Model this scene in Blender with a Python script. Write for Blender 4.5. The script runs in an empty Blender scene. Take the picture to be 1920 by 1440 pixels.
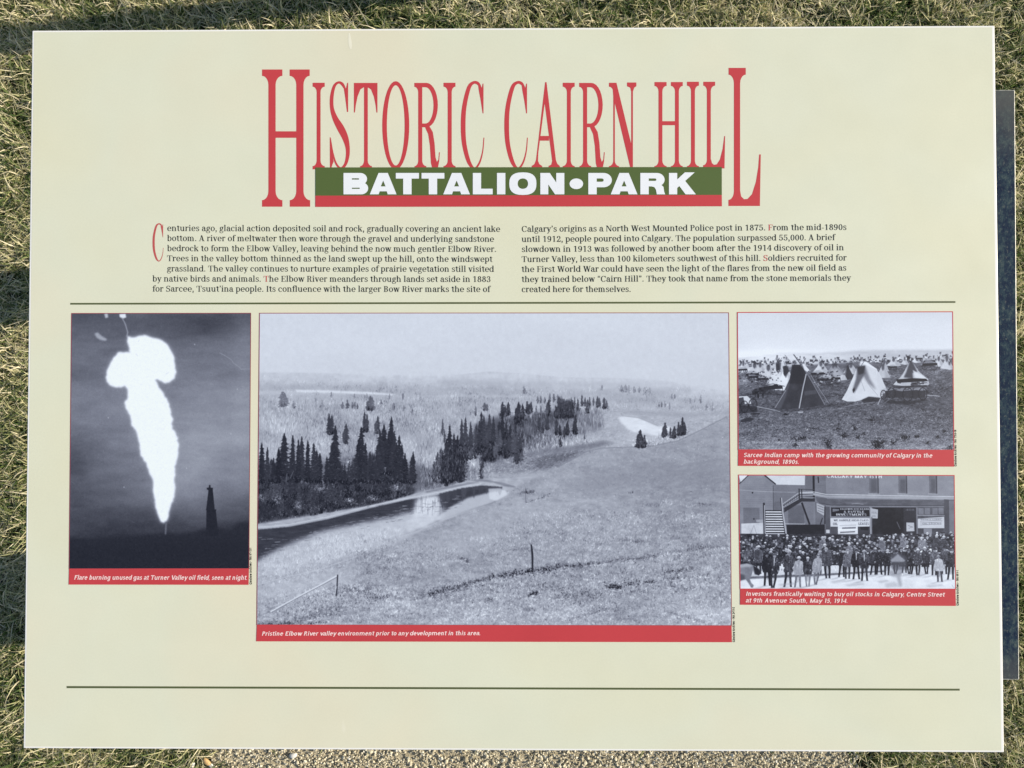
import bpy, math, random
import numpy as np
from math import radians, sin, cos, tan, pi
from mathutils import Vector, Euler, Matrix
from mathutils.geometry import delaunay_2d_cdt

S = bpy.context.scene
COL = S.collection
rng = np.random.default_rng(7)
random.seed(7)

# ------------------------------------------------------------------ camera, sky, sun, exposure
PANEL_W, PANEL_H, PANEL_Z = 0.914, 0.67954, 0.65          # the sign's top face lies level at this height
CAM = np.array([0.00855869, -0.0126441, 0.72325861 + PANEL_Z])
CAM_ROT = (0.01985797, 0.00995056, -0.00034088)
FPX = 1442.0
cd = bpy.data.cameras.new('camera'); cam = bpy.data.objects.new('camera', cd); COL.objects.link(cam)
cam.location = CAM; cam.rotation_euler = CAM_ROT
cd.sensor_width = 36; cd.lens = FPX / 1920 * 36; cd.clip_start = 0.01; cd.clip_end = 1000
S.camera = cam

SUN_EL, SUN_SLOPE = 24.0, 0.12
phi = math.atan(SUN_SLOPE)
w = bpy.data.worlds.new('World'); S.world = w; w.use_nodes = True
nt = w.node_tree; bg = nt.nodes['Background']
sky = nt.nodes.new('ShaderNodeTexSky'); sky.sky_type = 'NISHITA'; sky.sun_disc = False
sky.sun_elevation = radians(SUN_EL); sky.sun_rotation = radians(90) - phi
sky.air_density = 1.0; sky.dust_density = 0.6
nt.links.new(sky.outputs[0], bg.inputs[0]); bg.inputs[1].default_value = 0.095
sd = bpy.data.lights.new('sun', 'SUN'); sd.energy = 4.8; sd.angle = radians(0.5); sd.color = (1.0, 0.885, 0.70)
sun = bpy.data.objects.new('sun', sd); COL.objects.link(sun)
to_sun = Vector((cos(radians(SUN_EL)) * cos(phi), cos(radians(SUN_EL)) * sin(phi), sin(radians(SUN_EL))))
sun.rotation_euler = to_sun.to_track_quat('Z', 'Y').to_euler()
S.view_settings.view_transform = 'Standard'; S.view_settings.look = 'None'
S.view_settings.gamma = 1; S.view_settings.use_curve_mapping = False
S.view_settings.exposure = 0.57

# ------------------------------------------------------------------ measuring: a pixel of the photograph -> a point of a level plane
RC = np.array(Euler(CAM_ROT, 'XYZ').to_matrix())
def at(px, z=PANEL_Z):
    p = np.atleast_2d(np.asarray(px, float))
    d = np.stack([(p[:, 0] - 960) / FPX, -(p[:, 1] - 720) / FPX, -np.ones(len(p))], 1) @ RC.T
    k = (z - CAM[2]) / d[:, 2]
    return CAM[:2] + d[:, :2] * k[:, None]

# ------------------------------------------------------------------ materials
def lin(c):
    c = np.asarray(c, float) / 255
    return np.where(c <= .04045, c / 12.92, ((c + .055) / 1.055) ** 2.4)
def enc(l):
    l = np.clip(l, 0, 1)
    return np.where(l <= .0031308, l * 12.92, 1.055 * l ** (1 / 2.4) - .055)
LIGHT = np.array([1.10, 1.10, 1.11])          # what a white sheet on the panel reflects, per channel
def paint(c): return tuple(np.clip(lin(c) / LIGHT, 0, .86)) + (1,)

def mat(name, color, rough=.5, spec=.35):
    m = bpy.data.materials.new(name); m.use_nodes = True
    b = m.node_tree.nodes['Principled BSDF']
    b.inputs['Base Color'].default_value = color; b.inputs['Roughness'].default_value = rough
    b.inputs['Specular IOR Level'].default_value = spec
    return m
class NB:
    def __init__(s, m): s.m = m; s.t = m.node_tree; s.b = s.t.nodes['Principled BSDF']
    def n(s, ty, **k):
        x = s.t.nodes.new(ty)
        for a, v in k.items():
            if a.startswith('i_'): x.inputs[a[2:].replace('_', ' ')].default_value = v
            else: setattr(x, a, v)
        return x
    def l(s, a, b): s.t.links.new(a, b)
    def ramp(s, fac, stops, interp='LINEAR'):
        r = s.n('ShaderNodeValToRGB'); r.color_ramp.interpolation = interp
        e = r.color_ramp.elements
        while len(e) < len(stops): e.new(.5)
        for i, (p, c) in enumerate(stops):
            e[i].position = p; e[i].color = tuple(c[:3]) + (1,)
        s.l(fac, r.inputs[0]); return r.outputs[0]
    def noise(s, vec, scale, detail=4, rough=.5):
        x = s.n('ShaderNodeTexNoise'); x.inputs['Scale'].default_value = scale
        x.inputs['Detail'].default_value = detail; x.inputs['Roughness'].default_value = rough
        if vec is not None: s.l(vec, x.inputs['Vector'])
        return x.outputs['Fac']
    def mix(s, f, a, b, mode='MIX'):
        x = s.n('ShaderNodeMix', data_type='RGBA', blend_type=mode)
        for v, i in ((f, 0), (a, 6), (b, 7)):
            if hasattr(v, 'is_output'): s.l(v, x.inputs[i])
            else: x.inputs[i].default_value = v
        return x.outputs[2]

def ink(name, c, var=.04, rough=.42):
    """printed laminate: flat colour with a very faint mottling"""
    m = mat(name, paint(c), rough, .35); k = NB(m)
    g = k.n('ShaderNodeNewGeometry')
    a = k.noise(g.outputs['Position'], 9, 5, .6); b = k.noise(g.outputs['Position'], 420, 2, .5)
    base = np.array(paint(c)[:3])
    c1 = k.ramp(a, [(.3, base * (1 - var)), (.7, np.minimum(base * (1 + var), .88))])
    f = k.ramp(b, [(.3, (.985,) * 3), (.7, (1, 1, 1))])
    k.l(k.mix(1.0, c1, f, 'MULTIPLY'), k.b.inputs['Base Color'])
    bp = k.n('ShaderNodeBump'); bp.inputs['Strength'].default_value = .03; bp.inputs['Distance'].default_value = .0004
    k.l(b, bp.inputs['Height']); k.l(bp.outputs[0], k.b.inputs['Normal'])
    return m
M_RED = ink('red_ink', (196, 68, 74)); M_GREEN = ink('olive_green_ink', (86, 104, 57)); M_LINE = ink('dark_olive_ink', (88, 96, 64))
M_BLACK = ink('black_ink', (38, 39, 35)); M_WHITE = ink('white_ink', (236, 241, 252)); M_CAP = ink('pale_ink', (250, 214, 214))
M_MAROON = ink('maroon_ink', (150, 70, 82)); M_DROP = ink('drop_cap_ink', (190, 88, 88))

def cream():
    m = mat('cream_laminate', paint((223, 223, 200)), .40, .4); k = NB(m)
    g = k.n('ShaderNodeNewGeometry'); P = g.outputs['Position']
    sep = k.n('ShaderNodeSeparateXYZ'); k.l(P, sep.inputs[0])
    A = np.array(paint((224, 224, 199))[:3]); B = np.array(paint((223, 226, 206))[:3]); C = np.array(paint((227, 223, 200))[:3])
    n1 = k.noise(P, 3.1, 3, .55); n2 = k.noise(P, 17, 5, .6); n3 = k.noise(P, 600, 2)
    c = k.ramp(n1, [(.32, A), (.5, B), (.68, C)])
    f = k.ramp(n2, [(.25, (.965, .965, .96)), (.75, (1, 1, 1))])
    c = k.mix(1.0, c, f, 'MULTIPLY')
    f2 = k.ramp(n3, [(.3, (.97,) * 3), (.7, (1, 1, 1))]); c = k.mix(1.0, c, f2, 'MULTIPLY')
    # a few pale scuffs
    mp = k.n('ShaderNodeMapping'); k.l(P, mp.inputs[0]); mp.inputs['Scale'].default_value = (60, 14, 1); mp.inputs['Rotation'].default_value = (0, 0, .15)
    n4 = k.noise(mp.outputs[0], 1.0, 3, .6); sc = k.ramp(n4, [(.74, (0, 0, 0)), (.78, (1, 1, 1))])
    c = k.mix(k.ramp(n4, [(.745, (0, 0, 0)), (.80, (.35,) * 3)]), c, tuple(paint((238, 236, 222))))
    k.l(c, k.b.inputs['Base Color'])
    r = k.ramp(n2, [(.3, (.36,) * 3), (.7, (.48,) * 3)]); k.l(r, k.b.inputs['Roughness'])
    bp = k.n('ShaderNodeBump'); bp.inputs['Strength'].default_value = .05; bp.inputs['Distance'].default_value = .0004
    k.l(n3, bp.inputs['Height']); k.l(bp.outputs[0], k.b.inputs['Normal'])
    return m
M_CREAM = cream()
M_EDGE = mat('white_gelcoat_edge', (.82, .82, .80, 1), .35, .5)

def steel():
    m = mat('weathered_blue_steel', (.02, .04, .08, 1), .7, .05); k = NB(m)
    g = k.n('ShaderNodeNewGeometry'); P = g.outputs['Position']
    mp = k.n('ShaderNodeMapping'); k.l(P, mp.inputs[0]); mp.inputs['Scale'].default_value = (1.6, 1, 1)
    n1 = k.noise(mp.outputs[0], 48, 9, .8); n2 = k.noise(P, 9, 4, .6); n3 = k.noise(mp.outputs[0], 160, 5, .7)
    navy, dust, pale = (.006, .016, .042), (.045, .062, .065), (.11, .13, .125)
    c = k.ramp(n1, [(.43, navy), (.50, (.014, .03, .055)), (.57, (.035, .06, .075)), (.66, (.085, .11, .11))])
    c = k.mix(k.ramp(n3, [(.56, (0, 0, 0)), (.66, (.75,) * 3)]), c, pale + (1,))
    sep = k.n('ShaderNodeSeparateXYZ'); k.l(P, sep.inputs[0])
    # dust gathered at the two ends and along the rim
    ab = k.n('ShaderNodeMath', operation='ABSOLUTE'); k.l(sep.outputs[1], ab.inputs[0])
    ad = k.n('ShaderNodeMath', operation='MULTIPLY_ADD'); k.l(n2, ad.inputs[0]); ad.inputs[1].default_value = .22; k.l(ab.outputs[0], ad.inputs[2])
    e = k.ramp(ad.outputs[0], [(.50, (0, 0, 0)), (.64, (.8,) * 3)])
    c = k.mix(e, c, (.11, .115, .105, 1))
    ad2 = k.n('ShaderNodeMath', operation='MULTIPLY_ADD'); k.l(n1, ad2.inputs[0]); ad2.inputs[1].default_value = .03; k.l(sep.outputs[0], ad2.inputs[2])
    e2 = k.ramp(ad2.outputs[0], [(.872, (0, 0, 0)), (.886, (.75,) * 3)])
    c = k.mix(e2, c, (.07, .10, .08, 1))
    k.l(c, k.b.inputs['Base Color'])
    k.l(k.ramp(n1, [(.4, (.55,) * 3), (.65, (.85,) * 3)]), k.b.inputs['Roughness'])
    bp = k.n('ShaderNodeBump'); bp.inputs['Strength'].default_value = .25; bp.inputs['Distance'].default_value = .001
    k.l(n1, bp.inputs['Height']); k.l(bp.outputs[0], k.b.inputs['Normal'])
    return m
M_STEEL = steel()
def sunlit_rim():  # sunlight on the base plate's bevelled rim, painted in as patchy pale grey
    m = mat('sunlit_rim_tone', (.5, .5, .48, 1), .4, .5); k = NB(m); g = k.n('ShaderNodeNewGeometry')
    n = k.noise(g.outputs['Position'], 70, 5, .7)
    k.l(k.ramp(n, [(.4, (.62, .63, .60)), (.62, (.22, .22, .18))]), k.b.inputs['Base Color']); return m
M_SUNLIT_RIM = sunlit_rim()

def soil():
    m = mat('soil_and_thatch', (.05, .04, .03, 1), .95, .1); k = NB(m); g = k.n('ShaderNodeNewGeometry'); P = g.outputs['Position']
    n1 = k.noise(P, 45, 8, .7); n2 = k.noise(P, 1.3, 4, .6); n3 = k.noise(P, 240, 4, .7)
    c = k.ramp(n1, [(.35, (.02, .018, .013)), (.55, (.065, .056, .036)), (.7, (.14, .12, .075))])
    c = k.mix(k.ramp(n2, [(.4, (0, 0, 0)), (.6, (.5,) * 3)]), c, (.035, .05, .018, 1))
    k.l(c, k.b.inputs['Base Color'])
    bp = k.n('ShaderNodeBump'); bp.inputs['Strength'].default_value = .8; bp.inputs['Distance'].default_value = .006
    k.l(n3, bp.inputs['Height']); k.l(bp.outputs[0], k.b.inputs['Normal']); return m
def grit():
    m = mat('fine_grit', (.2, .18, .14, 1), .9, .15); k = NB(m); g = k.n('ShaderNodeNewGeometry'); P = g.outputs['Position']
    n1 = k.noise(P, 150, 8, .75); n2 = k.noise(P, 400, 4, .7)
    k.l(k.ramp(n1, [(.35, (.28, .25, .175)), (.6, (.58, .52, .38))]), k.b.inputs['Base Color'])
    bp = k.n('ShaderNodeBump'); bp.inputs['Strength'].default_value = .9; bp.inputs['Distance'].default_value = .003
    k.l(n2, bp.inputs['Height']); k.l(bp.outputs[0], k.b.inputs['Normal']); return m
def blade_mat():
    m = mat('grass_blade', (.1, .1, .03, 1), .5, .3); k = NB(m)
    at_ = k.n('ShaderNodeAttribute', attribute_name='tone'); oi = k.n('ShaderNodeObjectInfo'); g = k.n('ShaderNodeNewGeometry')
    big = k.noise(g.outputs['Position'], 7, 3, .6)
    # tone 0..1 : green -> olive -> straw ; patches of the lawn lean to one or the other
    s = k.n('ShaderNodeMath', operation='MULTIPLY_ADD'); k.l(big, s.inputs[0]); s.inputs[1].default_value = 1.5; s.inputs[2].default_value = -.71
    s2 = k.n('ShaderNodeMath', operation='ADD'); k.l(at_.outputs['Fac'], s2.inputs[0]); k.l(s.outputs[0], s2.inputs[1])
    s3 = k.n('ShaderNodeMath', operation='MULTIPLY_ADD'); k.l(oi.outputs['Random'], s3.inputs[0]); s3.inputs[1].default_value = .2; k.l(s2.outputs[0], s3.inputs[2]); s3.use_clamp = True
    c = k.ramp(s3.outputs[0], [(.10, (.065, .115, .03)), (.34, (.155, .205, .065)), (.56, (.44, .44, .22)), (.82, (.70, .64, .40)), (1, (.78, .71, .51))])
    k.l(c, k.b.inputs['Base Color'])
    tr = k.n('ShaderNodeBsdfTranslucent'); k.l(c, tr.inputs[0]); mx = k.n('ShaderNodeMixShader'); mx.inputs[0].default_value = .35
    k.l(k.b.outputs[0], mx.inputs[1]); k.l(tr.outputs[0], mx.inputs[2])
    k.l(mx.outputs[0], m.node_tree.nodes['Material Output'].inputs[0]); return m
def stone_mat():
    m = mat('gravel_stone', (.25, .22, .17, 1), .85, .2); k = NB(m); oi = k.n('ShaderNodeObjectInfo'); g = k.n('ShaderNodeNewGeometry')
    c = k.ramp(oi.outputs['Random'], [(0, (.36, .32, .225)), (.35, (.56, .505, .37)), (.7, (.72, .655, .49)), (.93, (.78, .73, .58)), (1, (.82, .80, .72))])
    n = k.noise(g.outputs['Position'], 500, 4, .6)
    c = k.mix(1.0, c, k.ramp(n, [(.3, (.75,) * 3), (.7, (1, 1, 1))]), 'MULTIPLY'); k.l(c, k.b.inputs['Base Color']); return m
M_SOIL, M_GRIT, M_BLADE, M_STONE = soil(), grit(), blade_mat(), stone_mat()

# ------------------------------------------------------------------ object helpers
def link(name, me, parent=None, m=None, loc=None):
    o = bpy.data.objects.new(name, me); COL.objects.link(o)
    if m is not None and me is not None and not me.materials:
        for x in (m if isinstance(m, (list, tuple)) else [m]): me.materials.append(x)
    if loc is not None: o.location = loc
    if parent is not None: o.parent = parent
    return o
def tag(o, **k):
    for a, v in k.items(): o[a] = v
    return o
def mesh(name, v, f):
    me = bpy.data.meshes.new(name); me.from_pydata([tuple(map(float, p)) for p in v], [], [tuple(int(i) for i in q) for q in f]); me.update(); return me
def box_mesh(name, x0, x1, y0, y1, z0, z1, bevel=0, seg=2, rim=False):
    import bmesh
    bm = bmesh.new(); bmesh.ops.create_cube(bm, size=1)
    for v in bm.verts:
        v.co = Vector((x0 if v.co.x < 0 else x1, y0 if v.co.y < 0 else y1, z0 if v.co.z < 0 else z1))
    if bevel: bmesh.ops.bevel(bm, geom=list(bm.edges), offset=bevel, segments=seg, affect='EDGES', profile=.5)
    bm.normal_update()
    for f in bm.faces:
        if rim and not (f.normal.z > .999): f.material_index = 1
    me = bpy.data.meshes.new(name); bm.to_mesh(me); bm.free(); return me

# ------------------------------------------------------------------ flat shapes: union of outlines, minus outlines
def inside(P, poly):
    x, y = P[:, 0], P[:, 1]; r = np.zeros(len(P), bool); n = len(poly)
    for i in range(n):
        x0, y0 = poly[i]; x1, y1 = poly[(i + 1) % n]
        if y0 == y1: continue
        c = (y0 > y) != (y1 > y)
        r ^= c & (x < (x1 - x0) * (y - y0) / (y1 - y0) + x0)
    return r
def flat(polys, neg=()):
    V, E = [], []
    for p in list(polys) + list(neg):
        b = len(V); V += [Vector((float(a), float(c))) for a, c in p]; E += [(b + i, b + (i + 1) % len(p)) for i in range(len(p))]
    ov, oe, of, *_ = delaunay_2d_cdt(V, E, [], 0, 1e-5)
    ov = np.array([tuple(v) for v in ov]); of = np.array([f for f in of if len(f) == 3])
    c = ov[of].mean(1); keep = np.zeros(len(c), bool)
    for p in polys: keep |= inside(c, p)
    for p in neg: keep &= ~inside(c, p)
    return ov, of[keep]
def band(cx, cy, rx, ry, T, t, a0=0, a1=360, n=None):
    n = n or max(6, int(abs(a1 - a0) / 12)); a = np.radians(np.linspace(a0, a1, n + 1))
    o = np.stack([cx + rx * np.cos(a), cy + ry * np.sin(a)], 1)
    i = np.stack([cx + max(rx - T, .001) * np.cos(a), cy + max(ry - t, .001) * np.sin(a)], 1)[::-1]
    return [tuple(p) for p in np.concatenate([o, i])]
def ring(cx, cy, rx, ry, T, t, n=24): return [band(cx, cy, rx, ry, T, t, 0, 181, n // 2), band(cx, cy, rx, ry, T, t, 179, 361, n // 2)]
def rect(x0, y0, x1, y1): return [(x0, y0), (x1, y0), (x1, y1), (x0, y1)]
def ell(cx, cy, rx, ry=None, n=16):
    ry = ry or rx; return [(cx + rx * cos(2 * pi * i / n), cy + ry * sin(2 * pi * i / n)) for i in range(n)]
def catmull(P, k=6):
    P = np.asarray(P, float); Q = np.vstack([2 * P[0] - P[1], P, 2 * P[-1] - P[-2]]); out = []
    for i in range(1, len(Q) - 2):
        for t in np.linspace(0, 1, k, endpoint=False):
            out.append(.5 * ((2 * Q[i]) + (-Q[i - 1] + Q[i + 1]) * t + (2 * Q[i - 1] - 5 * Q[i] + 4 * Q[i + 1] - Q[i + 2]) * t * t + (-Q[i - 1] + 3 * Q[i] - 3 * Q[i + 1] + Q[i + 2]) * t ** 3))
    out.append(Q[-2]); return np.array(out)
def stroke(P, k=6):
    """centre line with a width at every point (x, y, w) -> quads and hence one outline"""
    C = catmull(P, k); d = np.gradient(C[:, :2], axis=0); d /= np.linalg.norm(d, axis=1)[:, None] + 1e-9
    n = np.stack([-d[:, 1], d[:, 0]], 1) * C[:, 2:3] / 2
    a, b = C[:, :2] + n, C[:, :2] - n
    return [[tuple(a[i]), tuple(a[i + 1]), tuple(b[i + 1]), tuple(b[i])] for i in range(len(C) - 1)] + [ell(C[i, 0], C[i, 1], C[i, 2] / 2, n=8) for i in range(1, len(C) - 1)]

RISE = .00012
def decal(name, polys, m, parent, tr=lambda p: p, neg=(), rise=RISE):
    """polys in any coordinates, tr maps them to photograph pixels"""
    v, f = flat(polys, neg); q = at(tr(v))
    me = mesh(name, np.column_stack([q, np.full(len(q), PANEL_Z + rise)]), f[:, ::1])
    a = me.polygons[0].normal.z if len(me.polygons) else 1
    if a < 0: me.flip_normals()
    return link(name, me, parent, m)

# ------------------------------------------------------------------ a slab-footed book face and its heavy sans twin, from one set of skeletons
class Face:
    def __init__(s, serif=True, T=.105, t=.042, sx=1.0):
        s.serif, s.T, s.t, s.sx = serif, T, t, sx; s.cache = {}
    def glyph(s, c):
        if c not in s.cache:
            s.P, s.N = [], []; adv = s.draw(c)
            if s.P:
                v, f = flat(s.P, s.N)
            else: v, f = np.zeros((0, 2)), np.zeros((0, 3), int)
            s.cache[c] = (v, f, adv)
        return s.cache[c]
    def st(s, x, y0, y1, b='', tp='', w=None):
        w = w or s.T; s.P.append(rect(x, y0, x + w, y1)); h, e = .042, .07
        if not s.serif: return
        for y, k in ((y0, b), (y1 - h, tp)):
            if k: s.P.append(rect(x - (e if 'l' in k else 0), y, x + w + (e if 'r' in k else 0), y + h))
    def bd(s, cx, cy, rx, ry, a0=0, a1=360, T=None, t=None):
        T = T or s.T; t = t or s.t
        if a1 - a0 >= 360: s.P += ring(cx, cy, rx, ry, T, t)
        else: s.P.append(band(cx, cy, rx, ry, T, t, a0, a1))
    def r(s, *a): s.P.append(rect(*a))
    def dg(s, x0, y0, x1, y1, w): s.P.append([(x0, y0), (x0 + w, y0), (x1 + w, y1), (x1, y1)])
    def ball(s, x, y, r=.058):
        if s.serif: s.P.append(ell(x, y, r, n=10))
    def sf(s, x0, x1, y):
        if s.serif: s.r(x0, y, x1, y + .042)
    def draw(s, c):
        T, t, X, A, D, C = s.T, s.t, .53, .755, -.235, .705
        q = s.serif
        if c == ' ': return .27
        if c in '.': s.P.append(ell(.13, .058, .062)); return .27
        if c == ',': s.P.append(ell(.13, .058, .062)); s.P.append([(.20, .06), (.16, -.13), (.06, -.17), (.11, 0)]); return .27
        if c in "'’": s.P.append(ell(.12, .68, .062)); s.P.append([(.18, .68), (.15, .52), (.08, .50), (.11, .64)]); return .25
        if c == '”':
            for o in (0, .17): s.P.append(ell(.12 + o, .68, .058)); s.P.append([(.18 + o, .68), (.15 + o, .52), (.08 + o, .50), (.11 + o, .64)])
            return .42
        if c == '“':
            for o in (0, .17): s.P.append(ell(.13 + o, .57, .058)); s.P.append([(.07 + o, .57), (.12 + o, .73), (.18 + o, .74), (.14 + o, .6)])
            return .42
        if c == '-': s.r(.04, .21, .30, .21 + max(t, .06)); return .34
        if c == '•': s.P.append(ell(.2, .3, .12)); return .4
        # -------- lower case
        if c == 'a':
            s.st(.33, .06, .37); s.bd(.25, .36, .33 + T - .25, .185, 0, 150); s.ball(.135, .40)
            s.bd(.215, .155, .175, .165, 85, 300); s.r(.21, .32 - t, .36, .32); s.dg(.24, -.005, .34, .09, .07)
            s.P.append([(.33, .1), (.33 + T, .1), (.40 + T, .04), (.44 + T, .03), (.44 + T, -.01), (.36 + T / 2, -.01)]); return .55
        if c == 'b': s.st(.09, .0 if not q else .03, A, '', 'l'); s.bd(.315, .265, .245, .275, -165, 165); s.dg(.09, .0, .13, .06, .08); return .61
        if c == 'c': s.bd(.285, .265, .245, .275, 52, 318); s.ball(.435, .40); return .53
        if c == 'd': s.bd(.275, .265, .245, .275, 15, 345); s.st(.415, 0, A, 'r', 'l'); return .62
        if c == 'e': s.bd(.29, .265, .25, .275, 0, 322); s.r(.08, .245, .52, .245 + t); return .57
        if c == 'f': s.st(.12, 0, .60, 'lr'); s.bd(.12 + .2, .59, .2, .175, 60, 180); s.ball(.40, .69, .052); s.r(.02, X - .045, .36, X - .045 + max(t, .045)); return .36
        if c == 'g':
            if q:
                s.bd(.265, .345, .195, .19); s.bd(.26, -.085, .235, .155, T=.06, t=.045); s.P.append([(.13, .2), (.17, .2), (.13, .10), (.30, .09), (.36, .04), (.10, .04), (.06, .09)])
                s.r(.37, .47, .53, .53); s.bd(.27, -.05, .24, .10, 20, 160, T=.06, t=.05); return .55
            s.bd(.275, .265, .245, .275, 15, 345); s.st(.415 - (T - .105), -.06, X); s.bd(.285, -.06, .235, .18, 200, 362); return .60
        if c in 'hn':
            s.st(.09, 0, A if c == 'h' else X, 'lr', 'l'); s.bd(.31, .30, .225, .24, 0, 160); s.st(.535 - T, 0, .31, 'lr'); return .65
        if c == 'i': s.st(.10, 0, X, 'lr', 'l'); (s.P.append(ell(.15, .68, .066)) if q else s.r(.10, .61, .10 + T, .735)); return .33 if q else .34
        if c == 'l': s.st(.10, 0, A, 'lr', 'l'); return .33
        if c == 'k':
            s.st(.09, 0, A, 'lr', 'l'); s.P.append([(.16, .2), (.16, .26), (.44, .52), (.52, .52)]) ; s.dg(.44, 0, .24, .31, T * 1.25)
            if not q: s.P.append([(.2, .18), (.2, .30), (.38, .53), (.56, .53)])
            s.sf(.36, .56, X - .042); s.sf(.38, .60, 0); return .62
        if c == 'm':
            s.st(.09, 0, X, 'lr', 'l'); w = .30 if q else .335
            for o in (0, w): s.bd(.27 + o, .30, w + .09 + T - .27, .24, 0, 160); s.st(.09 + w + o, 0, .31, 'lr')
            return .95 if q else 1.0
        if c == 'o': s.bd(.29, .265, .25, .275); return .58
        if c == 'p': s.st(.09, D, X, 'lr', 'l'); s.bd(.315, .265, .245, .275, -165, 165); return .61
        if c == 'q': s.bd(.275, .265, .245, .275, 15, 345); s.st(.415, D, X); return .61
        if c == 'r': s.st(.09, 0, X, 'lr', 'l'); s.bd(.36, .33, .26, .205, 75, 160); s.ball(.385, .455); return .46
        if c == 's':
            s.bd(.245, .395, .18, .145, 25, 240, T=T * .8); s.bd(.235, .14, .195, .15, -155, 60, T=T * .85)
            s.P.append([(.09, .44), (.08, .33), (.14, .28), (.36, .20), (.42, .13), (.41, .22), (.35, .28), (.17, .34)])
            if not q: s.P.append([(.08, .36), (.14, .24), (.40, .16), (.40, .26), (.2, .36)])
            if q: s.r(.375, .36, .405, .50); s.r(.055, .03, .085, .18)
            return .48
        if c == 't': s.st(.13, .10, .64); s.bd(.13 + .16, .13, .16, .14, 180, 310); s.r(.02, X - .045, .36, X - .045 + max(t, .045)); (s.P.append([(.13, .68), (.05, .53), (.15, .52)]) if q else None); return .39
        if c == 'u': s.st(.09, .2, X, '', 'l'); s.bd(.30, .22, .21, .23, 180, 330); s.st(.42, 0, X, 'r', 'l'); return .65
        if c in 'vwyx':
            W = T * 1.12
            if c == 'v': s.dg(.24, 0, .04, X, W); s.dg(.26, 0, .45, X, max(t, .045) if q else W * .9); s.sf(0, .24, X - .042); s.sf(.36, .56, X - .042); return .55
            if c == 'w':
                for o in (0, .29): s.dg(.22 + o, 0, .05 + o, X, W); s.dg(.25 + o, 0, .36 + o + (.04 if o else 0), X, max(t, .045) if q else W * .85)
                s.sf(0, .22, X - .042); s.sf(.3, .46, X - .042); s.sf(.60, .80, X - .042); return .80
            if c == 'y': s.dg(.24, 0, .04, X, W); s.dg(.14, D + .03, .45, X, max(t, .05) if q else W * .9); s.sf(0, .24, X - .042); s.sf(.36, .56, X - .042); s.ball(.12, D + .06, .055); return .55
            s.dg(.38, 0, .06, X, W); s.dg(.06, 0, .42, X, max(t, .045)); s.sf(0, .24, X - .042); s.sf(.34, .54, X - .042); s.sf(0, .2, 0); s.sf(.3, .56, 0); return .56
        # -------- capitals
        h = .042 if q else T * .85
        if c == 'A': s.dg(.48, 0, .26, C, T * 1.2); s.dg(.08, 0, .30, C, max(t, .045) if q else T); s.r(.16, .22, .55, .22 + (t if q else .12)); s.sf(0, .22, 0); s.sf(.42, .72, 0); return .72
        if c == 'B':
            s.st(.12, 0, C, 'l', 'l')
            for cy, ry, rx in ((.53, .175, .19), (.185, .185, .215)): s.bd(.35, cy, rx, ry, -90, 90); s.r(.12, cy + ry - t, .36, cy + ry); s.r(.12, cy - ry, .36, cy - ry + t)
            return .66
        if c in 'CG':
            s.bd(.37, .352, .33, .365, 38, 322)
            if q: s.r(.60, .47, .635, .70)
            if c == 'G': s.st(.55, .05, .32, '', 'lr')
            return .70 if c == 'C' else .76
        if c == 'D': s.st(.12, 0, C, 'l', 'l'); s.bd(.32, .352, .35, .352, -90, 90); s.r(.1, C - t, .33, C); s.r(.1, 0, .33, t); return .74
        if c in 'EF':
            s.st(.12, 0, C, 'l' + ('r' if c == 'F' else ''), 'l'); s.r(.12, C - h, .58, C); s.r(.12, .34, .44, .34 + h)
            if q: s.r(.545, .50, .58, C); s.r(.41, .26, .44, .46)
            if c == 'E':
                s.r(.12, 0, .61, h)
                if q: s.r(.575, 0, .61, .21)
            return .66 if c == 'E' else .61
        if c == 'H': s.st(.12, 0, C, 'lr', 'lr'); s.st(.55, 0, C, 'lr', 'lr'); s.r(.12, .34, .6, .34 + h); return .78
        if c == 'I': s.st(.13, 0, C, 'lr', 'lr'); return .37
        if c == 'K': s.st(.12, 0, C, 'lr', 'lr'); s.dg(.22, .28, .55, C, .06 if q else T); s.dg(.55, 0, .27, .4, T * 1.2); s.sf(.46, .7, C - .042); s.sf(.46, .76, 0); return .74
        if c == 'L': s.st(.12, 0, C, 'l', 'lr'); s.r(.12, 0, .58, h); (s.r(.545, 0, .58, .24) if q else None); return .60
        if c == 'M': s.st(.11, 0, C, 'lr', 'l', w=(t if q else T)); s.dg(.40, 0, .12, C, T * 1.1); s.dg(.43, 0, .68, C, max(t, .045) if q else T); s.st(.70, 0, C, 'lr', 'r'); return .93
        if c == 'N': s.st(.11, 0, C, 'lr', 'l', w=(t if q else T)); s.dg(.56, 0, .10, C, T * 1.15); s.st(.62 if q else .56, 0, C, '', 'lr', w=(t if q else T)); return .78
        if c == 'O': s.bd(.38, .352, .335, .365); return .76
        if c in 'PR':
            s.st(.12, 0, C, 'lr', 'l'); s.bd(.35, .52, .22, .185, -90, 90); s.r(.12, C - t, .36, C); s.r(.12, .335, .36, .335 + t)
            if c == 'R': s.P.append([(.30, .36), (.42, .36), (.52, .25), (.55, .09), (.60, .045), (.68, .06), (.68, .01), (.56, -.01), (.46, .03), (.43, .2), (.36, .33)]); return .70
            return .62
        if c == 'S':
            s.bd(.32, .525, .24, .19, 30, 235, T=T * .85); s.bd(.31, .185, .25, .195, -155, 50, T=T * .9)
            s.P.append([(.09, .56), (.09, .44), (.18, .36), (.46, .28), (.55, .17), (.55, .27), (.47, .37), (.2, .45)])
            if q: s.r(.505, .50, .54, .71); s.r(.065, .0, .10, .22)
            return .62
        if c == 'T': s.st(.30, 0, C, 'lr'); s.r(.03, C - h, .68, C); (s.r(.03, .48, .065, C), s.r(.645, .48, .68, C)) if q else None; return .70
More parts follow.
